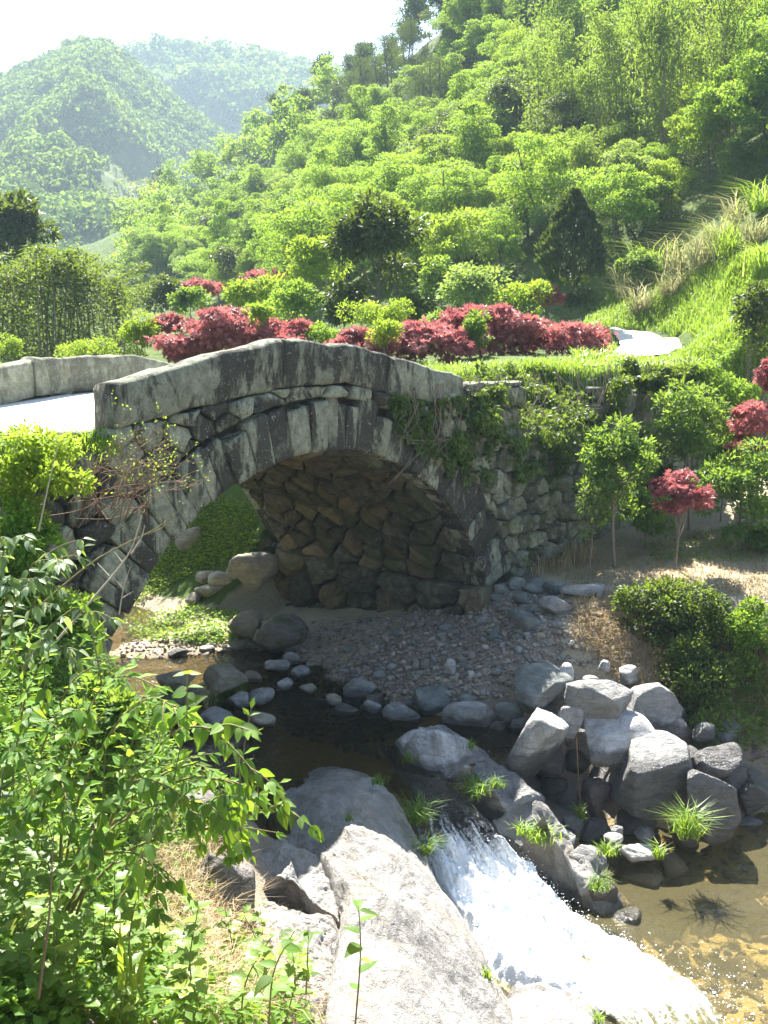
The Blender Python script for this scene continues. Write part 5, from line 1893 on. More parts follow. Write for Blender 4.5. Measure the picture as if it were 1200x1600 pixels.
# red maples in a belt behind the parapet
MP = [(318, 530, 130, 80, 21.6, 'red maple at the left end of the red belt, beside the round green shrub'),
      (372, 512, 130, 100, 21.2, 'tallest red maple left of the bridge crown'),
      (440, 525, 130, 64, 20.8, 'red maple rising just behind the bridge crown'),
      (562, 536, 110, 56, 19.6, 'low red maple behind the right shoulder of the bridge'),
      (640, 530, 130, 80, 19.8, 'red maple directly right of the bridge crown'),
      (700, 538, 80, 56, 19.4, 'smallest red maple above the end of the parapet'),
      (735, 505, 100, 80, 21.0, 'red maple between the parapet end and the tallest right one'),
      (800, 515, 130, 100, 20.6, 'darkest and tallest red maple on the right of the belt'),
      (880, 525, 130, 72, 20.8, 'pinkish red maple at the right end of the belt beside the path'),
      (318, 446, 66, 24, 42, 'far small red maple left of the yellow-green bushes'),
      (420, 432, 90, 20, 42, 'far small red maple behind the yellow-green bushes'),
      (858, 462, 40, 24, 29, 'tiny red maple at the foot of the cypress'),
      (262, 505, 60, 40, 23, 'reddish maple sprig above the round green shrub')]
for k, (cx, cy_, wp, hp, Y, lb) in enumerate(MP):
    n = int(np.clip(wp * hp * 0.55, 500, 5200))
    plant_px('red_maple', lb, 'tree', cx, cy_ + hp * 0.12, wp * 1.08, hp * 1.0, Y, G_RED, 0.115 if Y < 25 else 0.2, int(n * 0.5), 26, None, 10 + k, 0.3, 0.5, 0.9, True, 0.34, 'red maples behind the bridge', BARK, 0.03, spread=0.85)
SH = [(215, 528, 92, 84, 22.5, G_YEL, 0.07, 3600, 'round yellowish green clipped shrub behind the far parapet'),
      (130, 548, 110, 40, 24, G_YEL, 0.06, 2200, 'low yellowish shrub above the far parapet'),
      (15, 545, 60, 60, 26, G_YEL, 0.06, 1800, 'yellowish shrub at the left edge above the parapet'),
      (590, 492, 120, 60, 22.5, G_YEL, 0.07, 3000, 'yellowish green shrub in front of the glossy evergreen'),
      (490, 415, 110, 110, 31, G_YEL, 0.13, 3600, 'brightest yellow-green bush left of the glossy evergreen'),
      (400, 470, 150, 80, 32, G_YEL, 0.13, 3600, 'bright yellow-green bushes behind the red belt'),
      (465, 470, 90, 70, 29, G_BRIGHT, 0.12, 2400, 'bright green bush between the red belt and the evergreen'),
      (350, 405, 66, 40, 60, G_DARK, 0.2, 1200, 'small dark bush on the open slope'),
      (250, 455, 90, 60, 45, G_DARK, 0.18, 2200, 'dark bushy evergreen right of the bamboo'),
      (300, 470, 70, 40, 34, G_MID, 0.13, 1600, 'mid green bush above the red belt'),
      (735, 520, 60, 84, 19.6, G_MID, 0.075, 2200, 'upright green shrub standing between the red maples'),
      (740, 450, 130, 80, 30, G_PALE, 0.13, 3200, 'pale greyish shrub left of the cypress'),
      (820, 465, 90, 60, 29, G_YEL, 0.1, 2400, 'yellowish shrub just left of the cypress foot'),
      (910, 472, 50, 44, 29, G_DARK, 0.1, 1400, 'small dark shrub right of the cypress foot'),
      (690, 440, 80, 90, 33, G_MID, 0.14, 2400, 'mid green shrub right of the glossy evergreen'),
      (650, 480, 70, 60, 24, G_DARK, 0.1, 1800, 'dark shrub behind the red maple of the crown'),
      (1000, 420, 80, 60, 33, G_MID, 0.13, 2000, 'mid green shrub right of the cypress'),
      (1180, 500, 70, 130, 19, G_DARK, 0.09, 2400, 'dark tangled bush by the path at the right edge'),
      (180, 470, 60, 60, 38, G_BRIGHT, 0.14, 1600, 'light green sapling at the right side of the bamboo'),
      (1100, 590, 90, 50, 18.3, G_BRIGHT, 0.06, 2600, 'bright green bramble on the end of the retaining wall')]
SH += [(505, 528, 60, 44, 20.6, G_BRIGHT, 0.07, 1200, 'small green shrub breaking the red belt behind the bridge crown'), (600, 520, 60, 44, 19.0, G_YEL, 0.07, 1200, 'small yellow-green shrub breaking the red belt right of the crown'),
       (690, 505, 60, 50, 21.5, G_MID, 0.075, 1200, 'green shrub behind the smallest red maple'), (410, 488, 60, 40, 20.5, G_BRIGHT, 0.075, 1200, 'light green shrub above the tallest left maple')]
for k, (cx, cy_, wp, hp, Y, m_, L, n, lb) in enumerate(SH):
    plant_px('shrub', lb, 'shrub', cx, cy_, wp, hp, Y, m_, L, n, 13, None, 40 + k, 0.7, 0.5, 0.6, rb=0.36, stem=0.02)
# bamboo grove on the left
for k, (cx, by, Y, s_, lb) in enumerate([(35, 565, 33, 0.46, 'bamboo clump at the left edge below the dark tree'), (85, 566, 31, 0.52, 'tallest bamboo clump on the left'), (135, 565, 32, 0.48, 'bamboo clump right of the tallest on the left'),
                                         (180, 555, 36, 0.4, 'rightmost clump of the left bamboo'), (110, 565, 36, 0.58, 'bamboo clump behind the tallest on the left'), (55, 565, 37, 0.5, 'bamboo clump half hidden at the back left'), (-10, 565, 32, 0.46, 'bamboo clump cut by the left edge')]):
    b = at(cx, by, Y)
    o = place('grove0', (b[0], b[1], b[2]), s_, k * 1.3, lb, 'bamboo left of the valley', 'bamboo_clump')
    o['category'] = 'bamboo'
    o.scale = (s_ * 1.9, s_ * 1.9, s_ * 1.05)

G_REED = mat_leaf('reed_blade', [(0.0, (0.12, 0.16, 0.04)), (0.5, (0.3, 0.31, 0.14)), (1.0, (0.5, 0.45, 0.28))], 0.35, 0.7, 0.15, backcol=(0.45, 0.42, 0.18))
# pampas-like dry grass tufts on the slope at the right
for k, (px, py, hp, wp) in enumerate([(985, 465, 70, 60), (1020, 440, 80, 70), (1060, 430, 70, 70), (1100, 415, 70, 70), (1140, 400, 70, 60), (1180, 385, 70, 60), (1000, 490, 60, 50), (1190, 330, 60, 60), (1150, 345, 50, 60), (1050, 460, 50, 50), (1190, 430, 60, 50), (1120, 380, 50, 60)]):
    g = on_ground(px, py, 19, 60)
    tuft(px, py, hp, wp, g[1] if g is not None else 26, 'arching half-dry reed tuft on the bank above the path', (G_REED, G_GRASS, G_REED)[k % 3], 150, 300 + k, 1.25, 0.03, 'reed_tuft', 'reed tufts above the path')

# ------------------------------------------------------------------ grass of the upper ground and weeds
q = sample_px([(560, 560), (700, 575), (960, 560), (1080, 560), (1110, 585), (960, 590), (740, 605), (690, 600)], 9000, 51, 13, 30)
q = q[~in_poly(q, PATH_POLY.mean(0) + (PATH_POLY - PATH_POLY.mean(0)) * 1.25)]
grass_stuff('grass', 'short bright grass along the top of the retaining wall', q, 0.13, 0.014, 0.5, G_GRASS, 1)
q = sample_px([(890, 540), (920, 495), (960, 455), (1050, 440), (1200, 390), (1200, 600), (1110, 590), (900, 590)], 26000, 52, 15, 40)
q = q[~in_poly(q, PATH_POLY.mean(0) + (PATH_POLY - PATH_POLY.mean(0)) * 1.25)]
grass_stuff('grass', 'bright green grass on the bank around the path', q, 0.2, 0.02, 0.6, G_GRASS, 2)
q = sample_px([(820, 870), (900, 850), (1200, 820), (1200, 940), (1000, 915), (900, 920)], 7000, 53, 9, 22)
grass_stuff('dry_grass', 'short straw and dry grass on the sunny terrace', q, 0.07, 0.008, 1.0, G_STRAW, 3)
q = sample_px([(890, 930), (1000, 930), (1080, 1090), (1180, 1150), (1060, 1150), (960, 1060), (900, 1010)], 4200, 54, 9, 22)
grass_stuff('dry_grass', 'matted straw on the bank below the terrace', q, 0.12, 0.008, 1.1, G_STRAW, 4)
q = sample_px([(820, 880), (920, 855), (940, 880), (830, 905)], 500, 55, 9, 22)
grass_stuff('dry_grass', 'tall dry grass at the foot of the retaining wall', q, 0.28, 0.01, 0.8, G_STRAW, 5)


q = sample_px([(990, 960), (1200, 1000), (1200, 1160), (1080, 1130), (1020, 1060)], 3200, 65, 9, 22)
grass_stuff('dry_grass', 'dead grass and stalks on the shaded bank under the bushes', q, 0.16, 0.008, 1.1, G_STRAW, 14)


def weeds(name, label, XY, hgt, L, mat, seed, n_per=1, Wd=0.55):
    r = np.random.default_rng(seed)
    N = len(XY)
    z = Hq(XY[:, 0], XY[:, 1])
    P = np.concatenate([XY, (z + hgt * r.random(N) ** 1.2)[:, None]], 1)
    d = nrmz(r.normal(0, 1, (N, 3)) * np.array([1, 1, 0.35]))
    n_ = nrmz(r.normal(0, 0.45, (N, 3)) + np.array([0, 0, 1]))
    ll = L * r.uniform(0.6, 1.4, N)
    V, F, T = leafset(P, d, n_, ll, ll * Wd, np.clip(r.normal(0.5, 0.2, N), 0, 1))
    return tag(link(name, make_mesh(name, V, F, mat, False, T)), label, kind='stuff')


q = sample_px([(195, 960), (250, 860), (330, 780), (400, 800), (400, 880), (330, 890), (260, 920)], 5200, 56, 12, 26)
weeds('weeds', 'light green weeds on the upstream bank seen through the arch', q[:4200], 0.12, 0.06, G_YEL, 6)
q = sample_px([(190, 970), (300, 950), (390, 960), (420, 1000), (330, 1010), (200, 1000)], 2600, 57, 11, 20)
weeds('weeds', 'low weeds on the sunlit spit under the arch', q, 0.1, 0.06, G_BRIGHT, 7)
q = sample_px([(1000, 850), (1200, 820), (1200, 880), (1020, 880)], 1600, 58, 9, 22)
weeds('weeds', 'creeping green plants on the terrace around the maple sapling', q, 0.06, 0.05, G_BRIGHT, 8)
q = sample_px([(1040, 1080), (1110, 1090), (1200, 1120), (1200, 1190), (1080, 1180)], 1400, 59, 9, 20)
weeds('weeds', 'tangled green weeds at the foot of the ivy bank', q, 0.22, 0.06, G_BRIGHT, 9)
q = sample_px([(1000, 960), (1200, 1000), (1200, 1160), (1080, 1130), (1030, 1060)], 2600, 66, 9, 22)
weeds('weeds', 'sparse leafy weeds on the shaded bank under the bushes', q, 0.2, 0.055, G_MID, 16)
q = sample_px([(1120, 560), (1200, 540), (1200, 640), (1130, 640)], 4200, 60, 12, 26)
weeds('weeds', 'dense bright undergrowth on the slope at the right edge', q, 0.3, 0.07, G_BRIGHT, 10)

# ------------------------------------------------------------------ ivy on the wall
def ivy_wall():
    r = np.random.default_rng(91)
    N = 30000
    s = 1.2 + 8.8 * r.random(N) ** 0.85
    nz = lambda a, sc, sd: vnoise(np.stack([a, 0 * a, 0 * a], -1), sc, sd)
    lowz = np.interp(s, [1.2, 1.8, 2.5, 3.2, 4.2, 5.0, 6.0, 7, 8.5, 10], [-.85, -1.15, -1.5, -1.6, -1.45, -1.9, -1.5, -.75, -.85, -.8]) + 0.35 * nz(s, 1.7, 1) + 0.28 * nz(s, 6.0, 2)
    topz = np.interp(s, [1.2, 2.0, 2.7, 4, 7, 10], [-.66, -.68, -.55, -.55, -.46, -.4]) + 0.1 * nz(s, 2.5, 3)
    f = r.random(N) ** 1.35
    z = topz + (lowz - topz) * f
    clump = fbm(np.stack([s, z * 1.3, 0 * s], -1), 2.4, 3, 7)
    ok = clump + r.normal(0, 0.22, N) > -0.55 + 0.3 * (f - 0.5) - 0.25 * (s > 3.5) * (f < 0.3)
    s, lowz, topz, f, z, clump = (a[ok] for a in (s, lowz, topz, f, z, clump))
    N = len(s)
    bul = np.interp(s, [1.2, 2.2, 3, 10], [0.07, 0.1, 0.26, 0.36]) * (1 - 0.5 * f) * (1 + 0.9 * clump)
    P = bp(s, -0.05 - np.clip(bul, 0.03, 1) * r.random(N) ** 0.6, z)
    # the upper part lies on the slope above the wall
    sl = (s > 3.4) & (z > -1.25) & (s < 6.4)
    k_ = np.clip((z + 1.25) / (topz + 1.25), 0, 1) ** 1.2
    P[sl] = bp(s[sl], k_[sl] * 1.25 - 0.25 * r.random(sl.sum()) * (1 - k_[sl]), z[sl] + 0.16 * r.random(sl.sum()) * (1 + 1.5 * clump[sl]))
    outd = np.array([FD[1], -FD[0], 0.0])
    d = nrmz(r.normal(0, .7, (N, 3)) + np.array([0, 0, -0.8]) + outd * 0.3)
    n_ = nrmz(r.normal(0, .45, (N, 3)) + outd * 0.8 + np.array([0, 0, 0.5]))
    ll = r.uniform(0.045, 0.11, N)
    V, F, T = leafset(P, d, n_, ll, ll * 0.6, np.clip(r.normal(0.5, 0.2, N) + 0.3 * clump, 0, 1))
    b = bp(4.5, -0.1, -1.2)
    o = empty('ivy', Vector(b))
    tag(o, 'thick curtain of ivy hanging over the top of the retaining wall', 'ivy')
    f_ = link('foliage', make_mesh('foliage', V - b, F, G_IVY, False, T), o)
    f_['kind'] = 'stuff'
    tubes = []
    for k in range(90):
        s0 = r.uniform(1.4, 9.5); z0 = np.interp(s0, [1.2, 2.7, 10], [-.62, -.42, -.2])
        pts = [bp(s0 + r.normal(0, .1) * j, -0.08 - 0.05 * j * (1 - j / 5), z0 - j * r.uniform(.15, .3)) for j in range(5)]
        tubes.append(tube(spline(pts, 9), .006, .003, 4))
    V, F, _ = join(tubes)
    link('stem', make_mesh('stem', V - b, F, BARKP, True), o)


ivy_wall()
for k, (cx, cy_, wp, hp, Y, n, lb) in enumerate([(1035, 945, 170, 110, 13.1, 6000, 'dark glossy bush on the left of the bank below the terrace'), (1090, 1000, 190, 190, 12.8, 9000, 'largest dark glossy bush hanging down the terrace bank'),
                                              (1185, 1010, 110, 200, 12.5, 5600, 'lighter green hanging bush at the right edge of the terrace bank'), (930, 940, 60, 34, 13.9, 900, 'small dark creeper over the flat terrace slab'), (1105, 1065, 150, 110, 12.3, 4200, 'trailing dark creeper low on the terrace bank'), (1010, 985, 110, 70, 13.2, 2600, 'dark bush spilling over the straw bank')]):
    plant_px('bank_bush', lb, 'shrub', cx, cy_, wp, hp, Y, G_IVY if k != 2 else G_BRIGHT, 0.055, n, 20, None, 130 + k, 0.8, 0.55, 0.5, rb=0.3, stem=0.015, spread=0.85)

# ------------------------------------------------------------------ small trees on the terrace
plant_px('small_tree', 'small glossy-leaved tree on the terrace in front of the wall', 'tree', 968, 735, 130, 190, 14.9, G_MID, 0.085, 4600, 30, 858, 140, 0.75, 0.42, 0.5, rb=0.24, bark=BARKP, stem=0.03, nl=12, spread=0.85)
plant_px('sapling', 'slender pale-leaved sapling left of the small glossy tree', 'tree', 922, 800, 60, 100, 14.6, G_PALE, 0.085, 520, 10, 875, 141, 0.7, 0.45, 0.5, rb=0.3, bark=BARKP, stem=0.012)
plant_px('small_tree', 'rounded green tree in front of the far end of the wall', 'tree', 1085, 675, 150, 150, 16.8, G_MID, 0.085, 5000, 26, 800, 142, 0.75, 0.45, 0.55, rb=0.28, bark=BARKP, stem=0.03, spread=0.85)
plant_px('small_tree', 'green tree at the right edge behind the red sapling', 'tree', 1160, 770, 130, 170, 15.4, G_MID, 0.085, 5000, 28, 870, 143, 0.75, 0.45, 0.55, rb=0.26, bark=BARKP, stem=0.03, spread=0.85)
plant_px('shrub', 'dark bushy undergrowth between the wall and the terrace trees', 'shrub', 1040, 760, 110, 110, 16.4, G_DARK, 0.08, 2600, 20, 850, 147, 0.75, 0.45, 0.55, rb=0.28, bark=BARKP, stem=0.02, spread=0.85)
plant_px('red_maple', 'slim red maple sapling with a round crown on the terrace', 'tree', 1060, 778, 104, 100, 14.4, G_RED, 0.07, 1900, 24, 890, 144, 0.5, 0.5, 0.9, True, 0.26, None, BARKP, 0.014, spread=0.85, nl=12)
plant_px('red_maple', 'red maple cut by the right edge above the terrace', 'tree', 1190, 672, 120, 90, 16.6, G_RED, 0.085, 2400, 20, 800, 145, 0.5, 0.5, 0.9, True, 0.28, None, BARKP, 0.025, spread=0.85)
plant_px('red_maple', 'red sprig of maple high at the right edge of the photo', 'tree', 1200, 590, 44, 70, 17.0, G_RED, 0.085, 700, 10, 760, 146, 0.5, 0.5, 0.9, True, 0.34, None, BARKP, 0.02)

for k, (cx, cy_, wp, hp, Y, m_, n, lb) in enumerate([(1010, 800, 90, 80, 15.6, G_MID, 2200, 'low green bush behind the slim red maple sapling'), (1130, 720, 110, 90, 17.0, G_BRIGHT, 3000, 'light green bush between the terrace trees'), (1185, 850, 70, 60, 15.2, G_MID, 1600, 'low bush at the right edge of the terrace'),
                                               (1150, 640, 110, 90, 18.2, G_BRIGHT, 3000, 'bright bush on the slope beside the right maple'), (1050, 620, 80, 60, 18.6, G_MID, 2200, 'bush leaning on the far end of the wall')]):
    plant_px('shrub', lb, 'shrub', cx, cy_, wp, hp, Y, m_, 0.08, n, 18, None, 160 + k, 0.75, 0.48, 0.55, rb=0.3, stem=0.015, spread=0.85)

# grass tufts on the rocks
TF = [(1075, 1300, 58, 60, 9.75, 'bright fresh grass tuft sprouting before the whitest boulder', 200, .9),
      (742, 1238, 34, 60, 9.9, 'dark green grass tuft on the ledge right of the waterfall lip', 160, .9), (775, 1226, 22, 34, 10.0, 'small grass tuft at the tip of the mid-stream ledge', 80, .9),
      (652, 1280, 44, 40, 9.2, 'drooping grass clump on the left wall of the cascade', 130, 1.1), (845, 1308, 30, 70, 9.5, 'yellowish grass clump on the rib beside the cascade', 130, .9), (820, 1300, 26, 40, 9.5, 'small yellowish clump next to the rib clump', 70, .9),
      (935, 1385, 32, 46, 9.0, 'grass clump on the dark wet rock', 90, .9), (950, 1330, 26, 46, 9.6, 'fresh grass between the pale waterside stones', 90, .9), (1028, 1335, 30, 30, 9.6, 'small fresh tuft at the pool side', 70, .8),
      (908, 1275, 26, 30, 10.4, 'little tuft under the pinkish block', 50, .7), (760, 1530, 34, 26, 7.4, 'small bright tuft on the bedrock slab by the foam', 60, .6), (735, 1165, 18, 26, 10.6, 'tiny green tuft on the smooth mid-stream ledge', 40, .8),
      (640, 1185, 18, 30, 10.3, 'tiny tuft at the left of the mid-stream ledge', 40, .8), (355, 1105, 60, 90, 12.6, 'dark rushes growing in the stream right of the mossy rock', 300, .6), (590, 1220, 16, 40, 9.6, 'green fringe behind the bedrock slab', 60, .9),
      (545, 1278, 16, 20, 8.6, 'tiny plant in the hollow of the bedrock slab', 24, .8), (935, 1590, 20, 40, 7.4, 'small fringe of grass on the pale toe rock', 50, .8), (665, 1330, 40, 26, 8.9, 'hanging grass further down the left wall of the cascade', 70, 1.2)]
for k, (px, py, hp, wp, Y, lb, n, ln) in enumerate(TF):
    tuft(px, py, hp, wp, Y, lb, G_GRASS if k in (0, 4, 5, 7, 8, 9, 10, 16) else G_MID, n, 400 + k, ln, 0.011)

# grass hanging over the left edge of the road
r_ = np.random.default_rng(5)
s_ = r_.uniform(-5.6, -2.85, 2600); w_ = r_.normal(-0.02, 0.12, 2600)
q = bp(s_, w_, 0)[:, :2]
grass_stuff('grass', 'grass fringe along the near edge of the lane left of the bridge', q, 0.13, 0.012, 0.8, G_GRASS, 15, z=deck_z(s_) - 0.06 - np.clip(-w_, 0, 1) * 0.5)

s_ = r_.uniform(2.55, 5.0, 2600); w_ = r_.uniform(-0.12, 0.5, 2600)
q = bp(s_, w_, 0)[:, :2]
zz_ = np.where(s_ < 3.7, -0.78 + 0.1 * w_, np.maximum(Hq(q[:, 0], q[:, 1]), -1.4))
grass_stuff('grass', 'grass and ivy shoots where the parapet meets the retaining wall', q, 0.16, 0.014, 0.8, G_GRASS, 16, z=zz_ - 0.02)
# ------------------------------------------------------------------ foreground plants with single leaves
def leaf_mesh(name, mat, wid=0.46, droop=0.22, fold=0.12, n=6, lobes=0, seed=0, belly=0.4):
    r = np.random.default_rng(seed)
    t = np.linspace(0, 1, n + 1)
    w = np.sin(np.pi * t ** (0.75)) ** 0.85 * (1 - 0.35 * t) * wid * 0.62
    w[0] = 0.01; w[-1] = 0.004
    if lobes:
        w = w * (1 + 0.45 * np.cos(t * 2 * np.pi * lobes))
    z = -droop * t ** 2 + 0.02 * np.sin(t * 6 + seed)
    y = t * (1 - 0.12 * droop)
    Lf = np.stack([-w, y + (0.08 * np.abs(np.sin(t * np.pi * lobes)) if lobes else 0), z + w * fold * 2], 1)
    Md = np.stack([0 * w, y, z], 1)
    Rt = np.stack([w, y + (0.08 * np.abs(np.sin(t * np.pi * lobes)) if lobes else 0), z + w * fold * 2], 1)
    V = np.concatenate([Lf, Md, Rt])
    i = np.arange(n)
    m = n + 1
    F = np.concatenate([np.stack([i, i + m, i + m + 1, i + 1], 1), np.stack([i + m, i + 2 * m, i + 2 * m + 1, i + m + 1], 1)])
    return make_mesh(name, V, F, mat, True)


M_BIG = mat_leaf_obj('bush_leaf', [(0.0, (0.032, 0.082, 0.012)), (0.5, (0.068, 0.168, 0.02)), (0.85, (0.105, 0.235, 0.028)), (0.96, (0.2, 0.32, 0.035)), (1.0, (0.32, 0.27, 0.06))], 0.48, 0.5)
M_GLAUC = mat_leaf_obj('glaucous_leaf', [(0.0, (0.05, 0.09, 0.035)), (0.5, (0.12, 0.18, 0.075)), (0.8, (0.22, 0.29, 0.16)), (1.0, (0.34, 0.4, 0.26))], 0.35, 0.35)
M_HERB = mat_leaf_obj('herb_leaf', [(0.0, (0.06, 0.11, 0.015)), (0.5, (0.12, 0.2, 0.03)), (0.85, (0.2, 0.3, 0.05)), (1.0, (0.34, 0.36, 0.06))])
L_BIG = [leaf_mesh('leaf', M_BIG, 0.44 + 0.05 * k, 0.15 + 0.09 * k, 0.12, 6, 0, k) for k in range(4)]
L_GLA = [leaf_mesh('leaf', M_GLAUC, 0.36 + 0.03 * k, 0.2 + 0.1 * k, 0.14, 6, 0, k) for k in range(3)]
L_HERB = [leaf_mesh('leaf', M_HERB, 0.62, 0.15 + 0.1 * k, 0.1, 8, 3, k) for k in range(3)]
TWIG = mat_bark('green_twig', (0.1, 0.09, 0.03), (0.24, 0.2, 0.09), 40)
TWIGP = mat_bark('pale_dead_twig', (0.25, 0.2, 0.15), (0.5, 0.43, 0.35), 40)
TWIGR = mat_bark('reddish_twig', (0.1, 0.06, 0.04), (0.25, 0.16, 0.1), 40)


def frame(p, d, n, L):
    d = Vector(d).normalized()
    x = d.cross(Vector(n)).normalized()
    nn = x.cross(d)
    M = Matrix(((x[0] * L, d[0] * L, nn[0] * L, p[0]), (x[1] * L, d[1] * L, nn[1] * L, p[1]), (x[2] * L, d[2] * L, nn[2] * L, p[2]), (0, 0, 0, 1)))
    return M


def branch_leaves(P, r, L, gap, start=0.25, droop=0.5, jitter=0.35):
    out = []
    seg = np.linalg.norm(np.diff(P, axis=0), axis=1)
    cum = np.concatenate([[0], np.cumsum(seg)])
    tot = cum[-1]
    s = tot * start
    k = 0
    while s <= tot:
        i = min(np.searchsorted(cum, s), len(P) - 1)
        p = P[i]
        T = nrmz(P[min(i + 1, len(P) - 1)] - P[max(i - 1, 0)])
        side = nrmz(np.cross(T, np.array([0, 0, 1.0])) + r.normal(0, .15, 3))
        for sg in (1, -1):
            d = nrmz(side * sg * r.uniform(0.6, 1.0) + T * r.uniform(0.3, 0.9) + np.array([0, 0, -droop]) * r.uniform(0.3, 1.4) + r.normal(0, jitter * 0.4, 3))
            n = nrmz(np.array([0.05, -0.25, 1.0]) + r.normal(0, jitter, 3))
            sc = L * r.uniform(0.6, 1.15) * (0.65 + 0.35 * min(1, (tot - s) / (tot * 0.2 + 1e-6)))
            out.append((p, d, n, sc))
        s += gap * r.uniform(0.7, 1.3)
        k += 1
    d = nrmz(T + np.array([0, 0, -0.2]))
    out.append((P[-1], d, np.array([0, -0.3, 1.0]), L * 0.7))
    return out


def leafy_bush(name, label, branches, meshes, mat_rest, L, gap, seed, twig, sub=3, sublen=0.35, limit=290, cat='shrub', start=0.25, r0=0.008, fill=None, droop=0.5, group=None):
    r = np.random.default_rng(seed)
    lv, tubes = [], []
    for br in branches:
        P = spline([at(*p) for p in br], 26)
        tubes.append(tube(P, r0, 0.0025, 5))
        lv += branch_leaves(P, r, L, gap, start, droop)
        for k in range(sub):
            i = r.integers(7, 24)
            d = nrmz(nrmz(P[min(i + 1, 25)] - P[i - 1]) * 0.6 + r.normal(0, 0.6, 3) + np.array([0, -0.15, 0.1]))
            e = P[i] + d * sublen * r.uniform(0.5, 1.2) + np.array([0, 0, -0.04])
            Q = spline([P[i], (P[i] + e) / 2 + np.array([0, 0, 0.03]), e], 10)
            tubes.append(tube(Q, r0 * 0.5, 0.002, 4))
            lv += branch_leaves(Q, r, L * 0.9, gap, 0.15, droop)
    base = np.array(at(*branches[0][0]))
    base[2] = min(base[2], h1(base[0], base[1]) + 0.02)
    o = empty(name, Vector(base))
    tag(o, label, cat, group)
    V, F, _ = join(tubes)
    link('stem', make_mesh('stem', V - base, F, twig, True), o)
    # nearest leaves single, the rest as one part
    lv.sort(key=lambda a: a[0][1] - a[3])
    for p, d, n, sc in lv[:limit]:
        c = link('leaf', meshes[r.integers(len(meshes))], o)
        c.matrix_local = frame(np.asarray(p) - base, d, n, sc)
    if len(lv) > limit:
        rest_ = lv[limit:]
        C = np.array([a[0] for a in rest_]) - base; D = np.array([a[1] for a in rest_]); N_ = np.array([a[2] for a in rest_]); S_ = np.array([a[3] for a in rest_])
        Vv, Ff, Tt = leafset(C, D, N_, S_, S_ * 0.45, r.random(len(S_)))
        f = link('foliage', make_mesh('foliage', Vv, Ff, mat_rest, False, Tt), o)
        f['kind'] = 'stuff'
    return len(lv)


n1 = leafy_bush('leafy_bush', 'large leafy bush with hanging branches in the left foreground',
    [[(120, 1428, 4.3), (187, 1238, 4.2), (269, 1138, 4.05), (328, 1133, 3.95), (378, 1183, 3.85), (401, 1213, 3.8)],
     [(110, 1428, 4.3), (196, 1268, 4.2), (296, 1208, 4.1), (378, 1223, 4.0), (405, 1248, 3.95)],
     [(100, 1428, 4.3), (205, 1318, 4.2), (314, 1298, 4.1), (387, 1273, 4.0), (440, 1256, 3.95)],
     [(100, 1428, 4.3), (196, 1248, 4.3), (287, 1188, 4.2), (360, 1228, 4.1), (378, 1308, 4.0)],
     [(90, 1428, 4.3), (120, 1238, 4.2), (187, 1118, 4.15), (241, 1083, 4.1), (287, 1118, 4.0)],
     [(90, 1428, 4.3), (100, 1208, 4.2), (150, 1078, 4.2), (210, 1028, 4.1)],
     [(80, 1428, 4.3), (150, 1308, 4.1), (232, 1258, 3.95), (314, 1248, 3.85), (351, 1298, 3.8)],
     [(80, 1428, 4.3), (130, 1338, 4.1), (214, 1328, 4.0), (260, 1378, 3.9)],
     [(80, 1428, 4.3), (140, 1288, 4.0), (214, 1208, 3.9), (287, 1238, 3.8), (314, 1318, 3.75)]],
    L_BIG, G_BRIGHT, 0.09, 0.055, 1, TWIG, 6, 0.3)
n2 = leafy_bush('leafy_bush', 'leafy bush filling the left edge behind the hanging branches',
    [[(10, 1400, 4.7), (20, 1200, 4.6), (40, 1080, 4.5), (80, 1010, 4.4)], [(10, 1400, 4.7), (60, 1180, 4.6), (110, 1060, 4.5), (170, 1030, 4.5)], [(0, 1400, 4.7), (-10, 1150, 4.6), (0, 1040, 4.5), (30, 1000, 4.4)],
     [(20, 1400, 4.6), (70, 1250, 4.4), (120, 1150, 4.3), (170, 1110, 4.2)], [(10, 1400, 4.6), (30, 1300, 4.3), (70, 1220, 4.2), (120, 1220, 4.1)], [(0, 1400, 4.6), (-10, 1300, 4.3), (10, 1180, 4.2), (50, 1130, 4.1)]],
    L_BIG, G_BRIGHT, 0.085, 0.058, 2, TWIG, 6, 0.3)
def low(bs, d): return [[(a, b + d, c) for a, b, c in l] for l in bs]
n3 = leafy_bush('pale_leaf_bush', 'bush with long whitish green leaves at the left edge below the road',
    low([[(20, 1010, 6.2), (40, 920, 6.1), (80, 850, 6.0), (130, 810, 5.9)], [(10, 1010, 6.2), (20, 900, 6.1), (50, 830, 6.0), (100, 830, 5.9)], [(0, 1010, 6.2), (0, 920, 6.0), (20, 860, 5.9), (60, 860, 5.8)], [(30, 1020, 6.0), (70, 940, 5.9), (120, 900, 5.8), (140, 930, 5.7)], [(-20, 1000, 6.1), (-10, 880, 6.0), (10, 800, 6.0), (40, 790, 5.9)], [(20, 1010, 6.1), (60, 960, 5.9), (90, 960, 5.8), (120, 990, 5.7)]], 45),
    L_GLA, G_PALE, 0.125, 0.1, 3, TWIG, 3, 0.3, 260, droop=0.8)
print('leaves', n1, n2, n3)

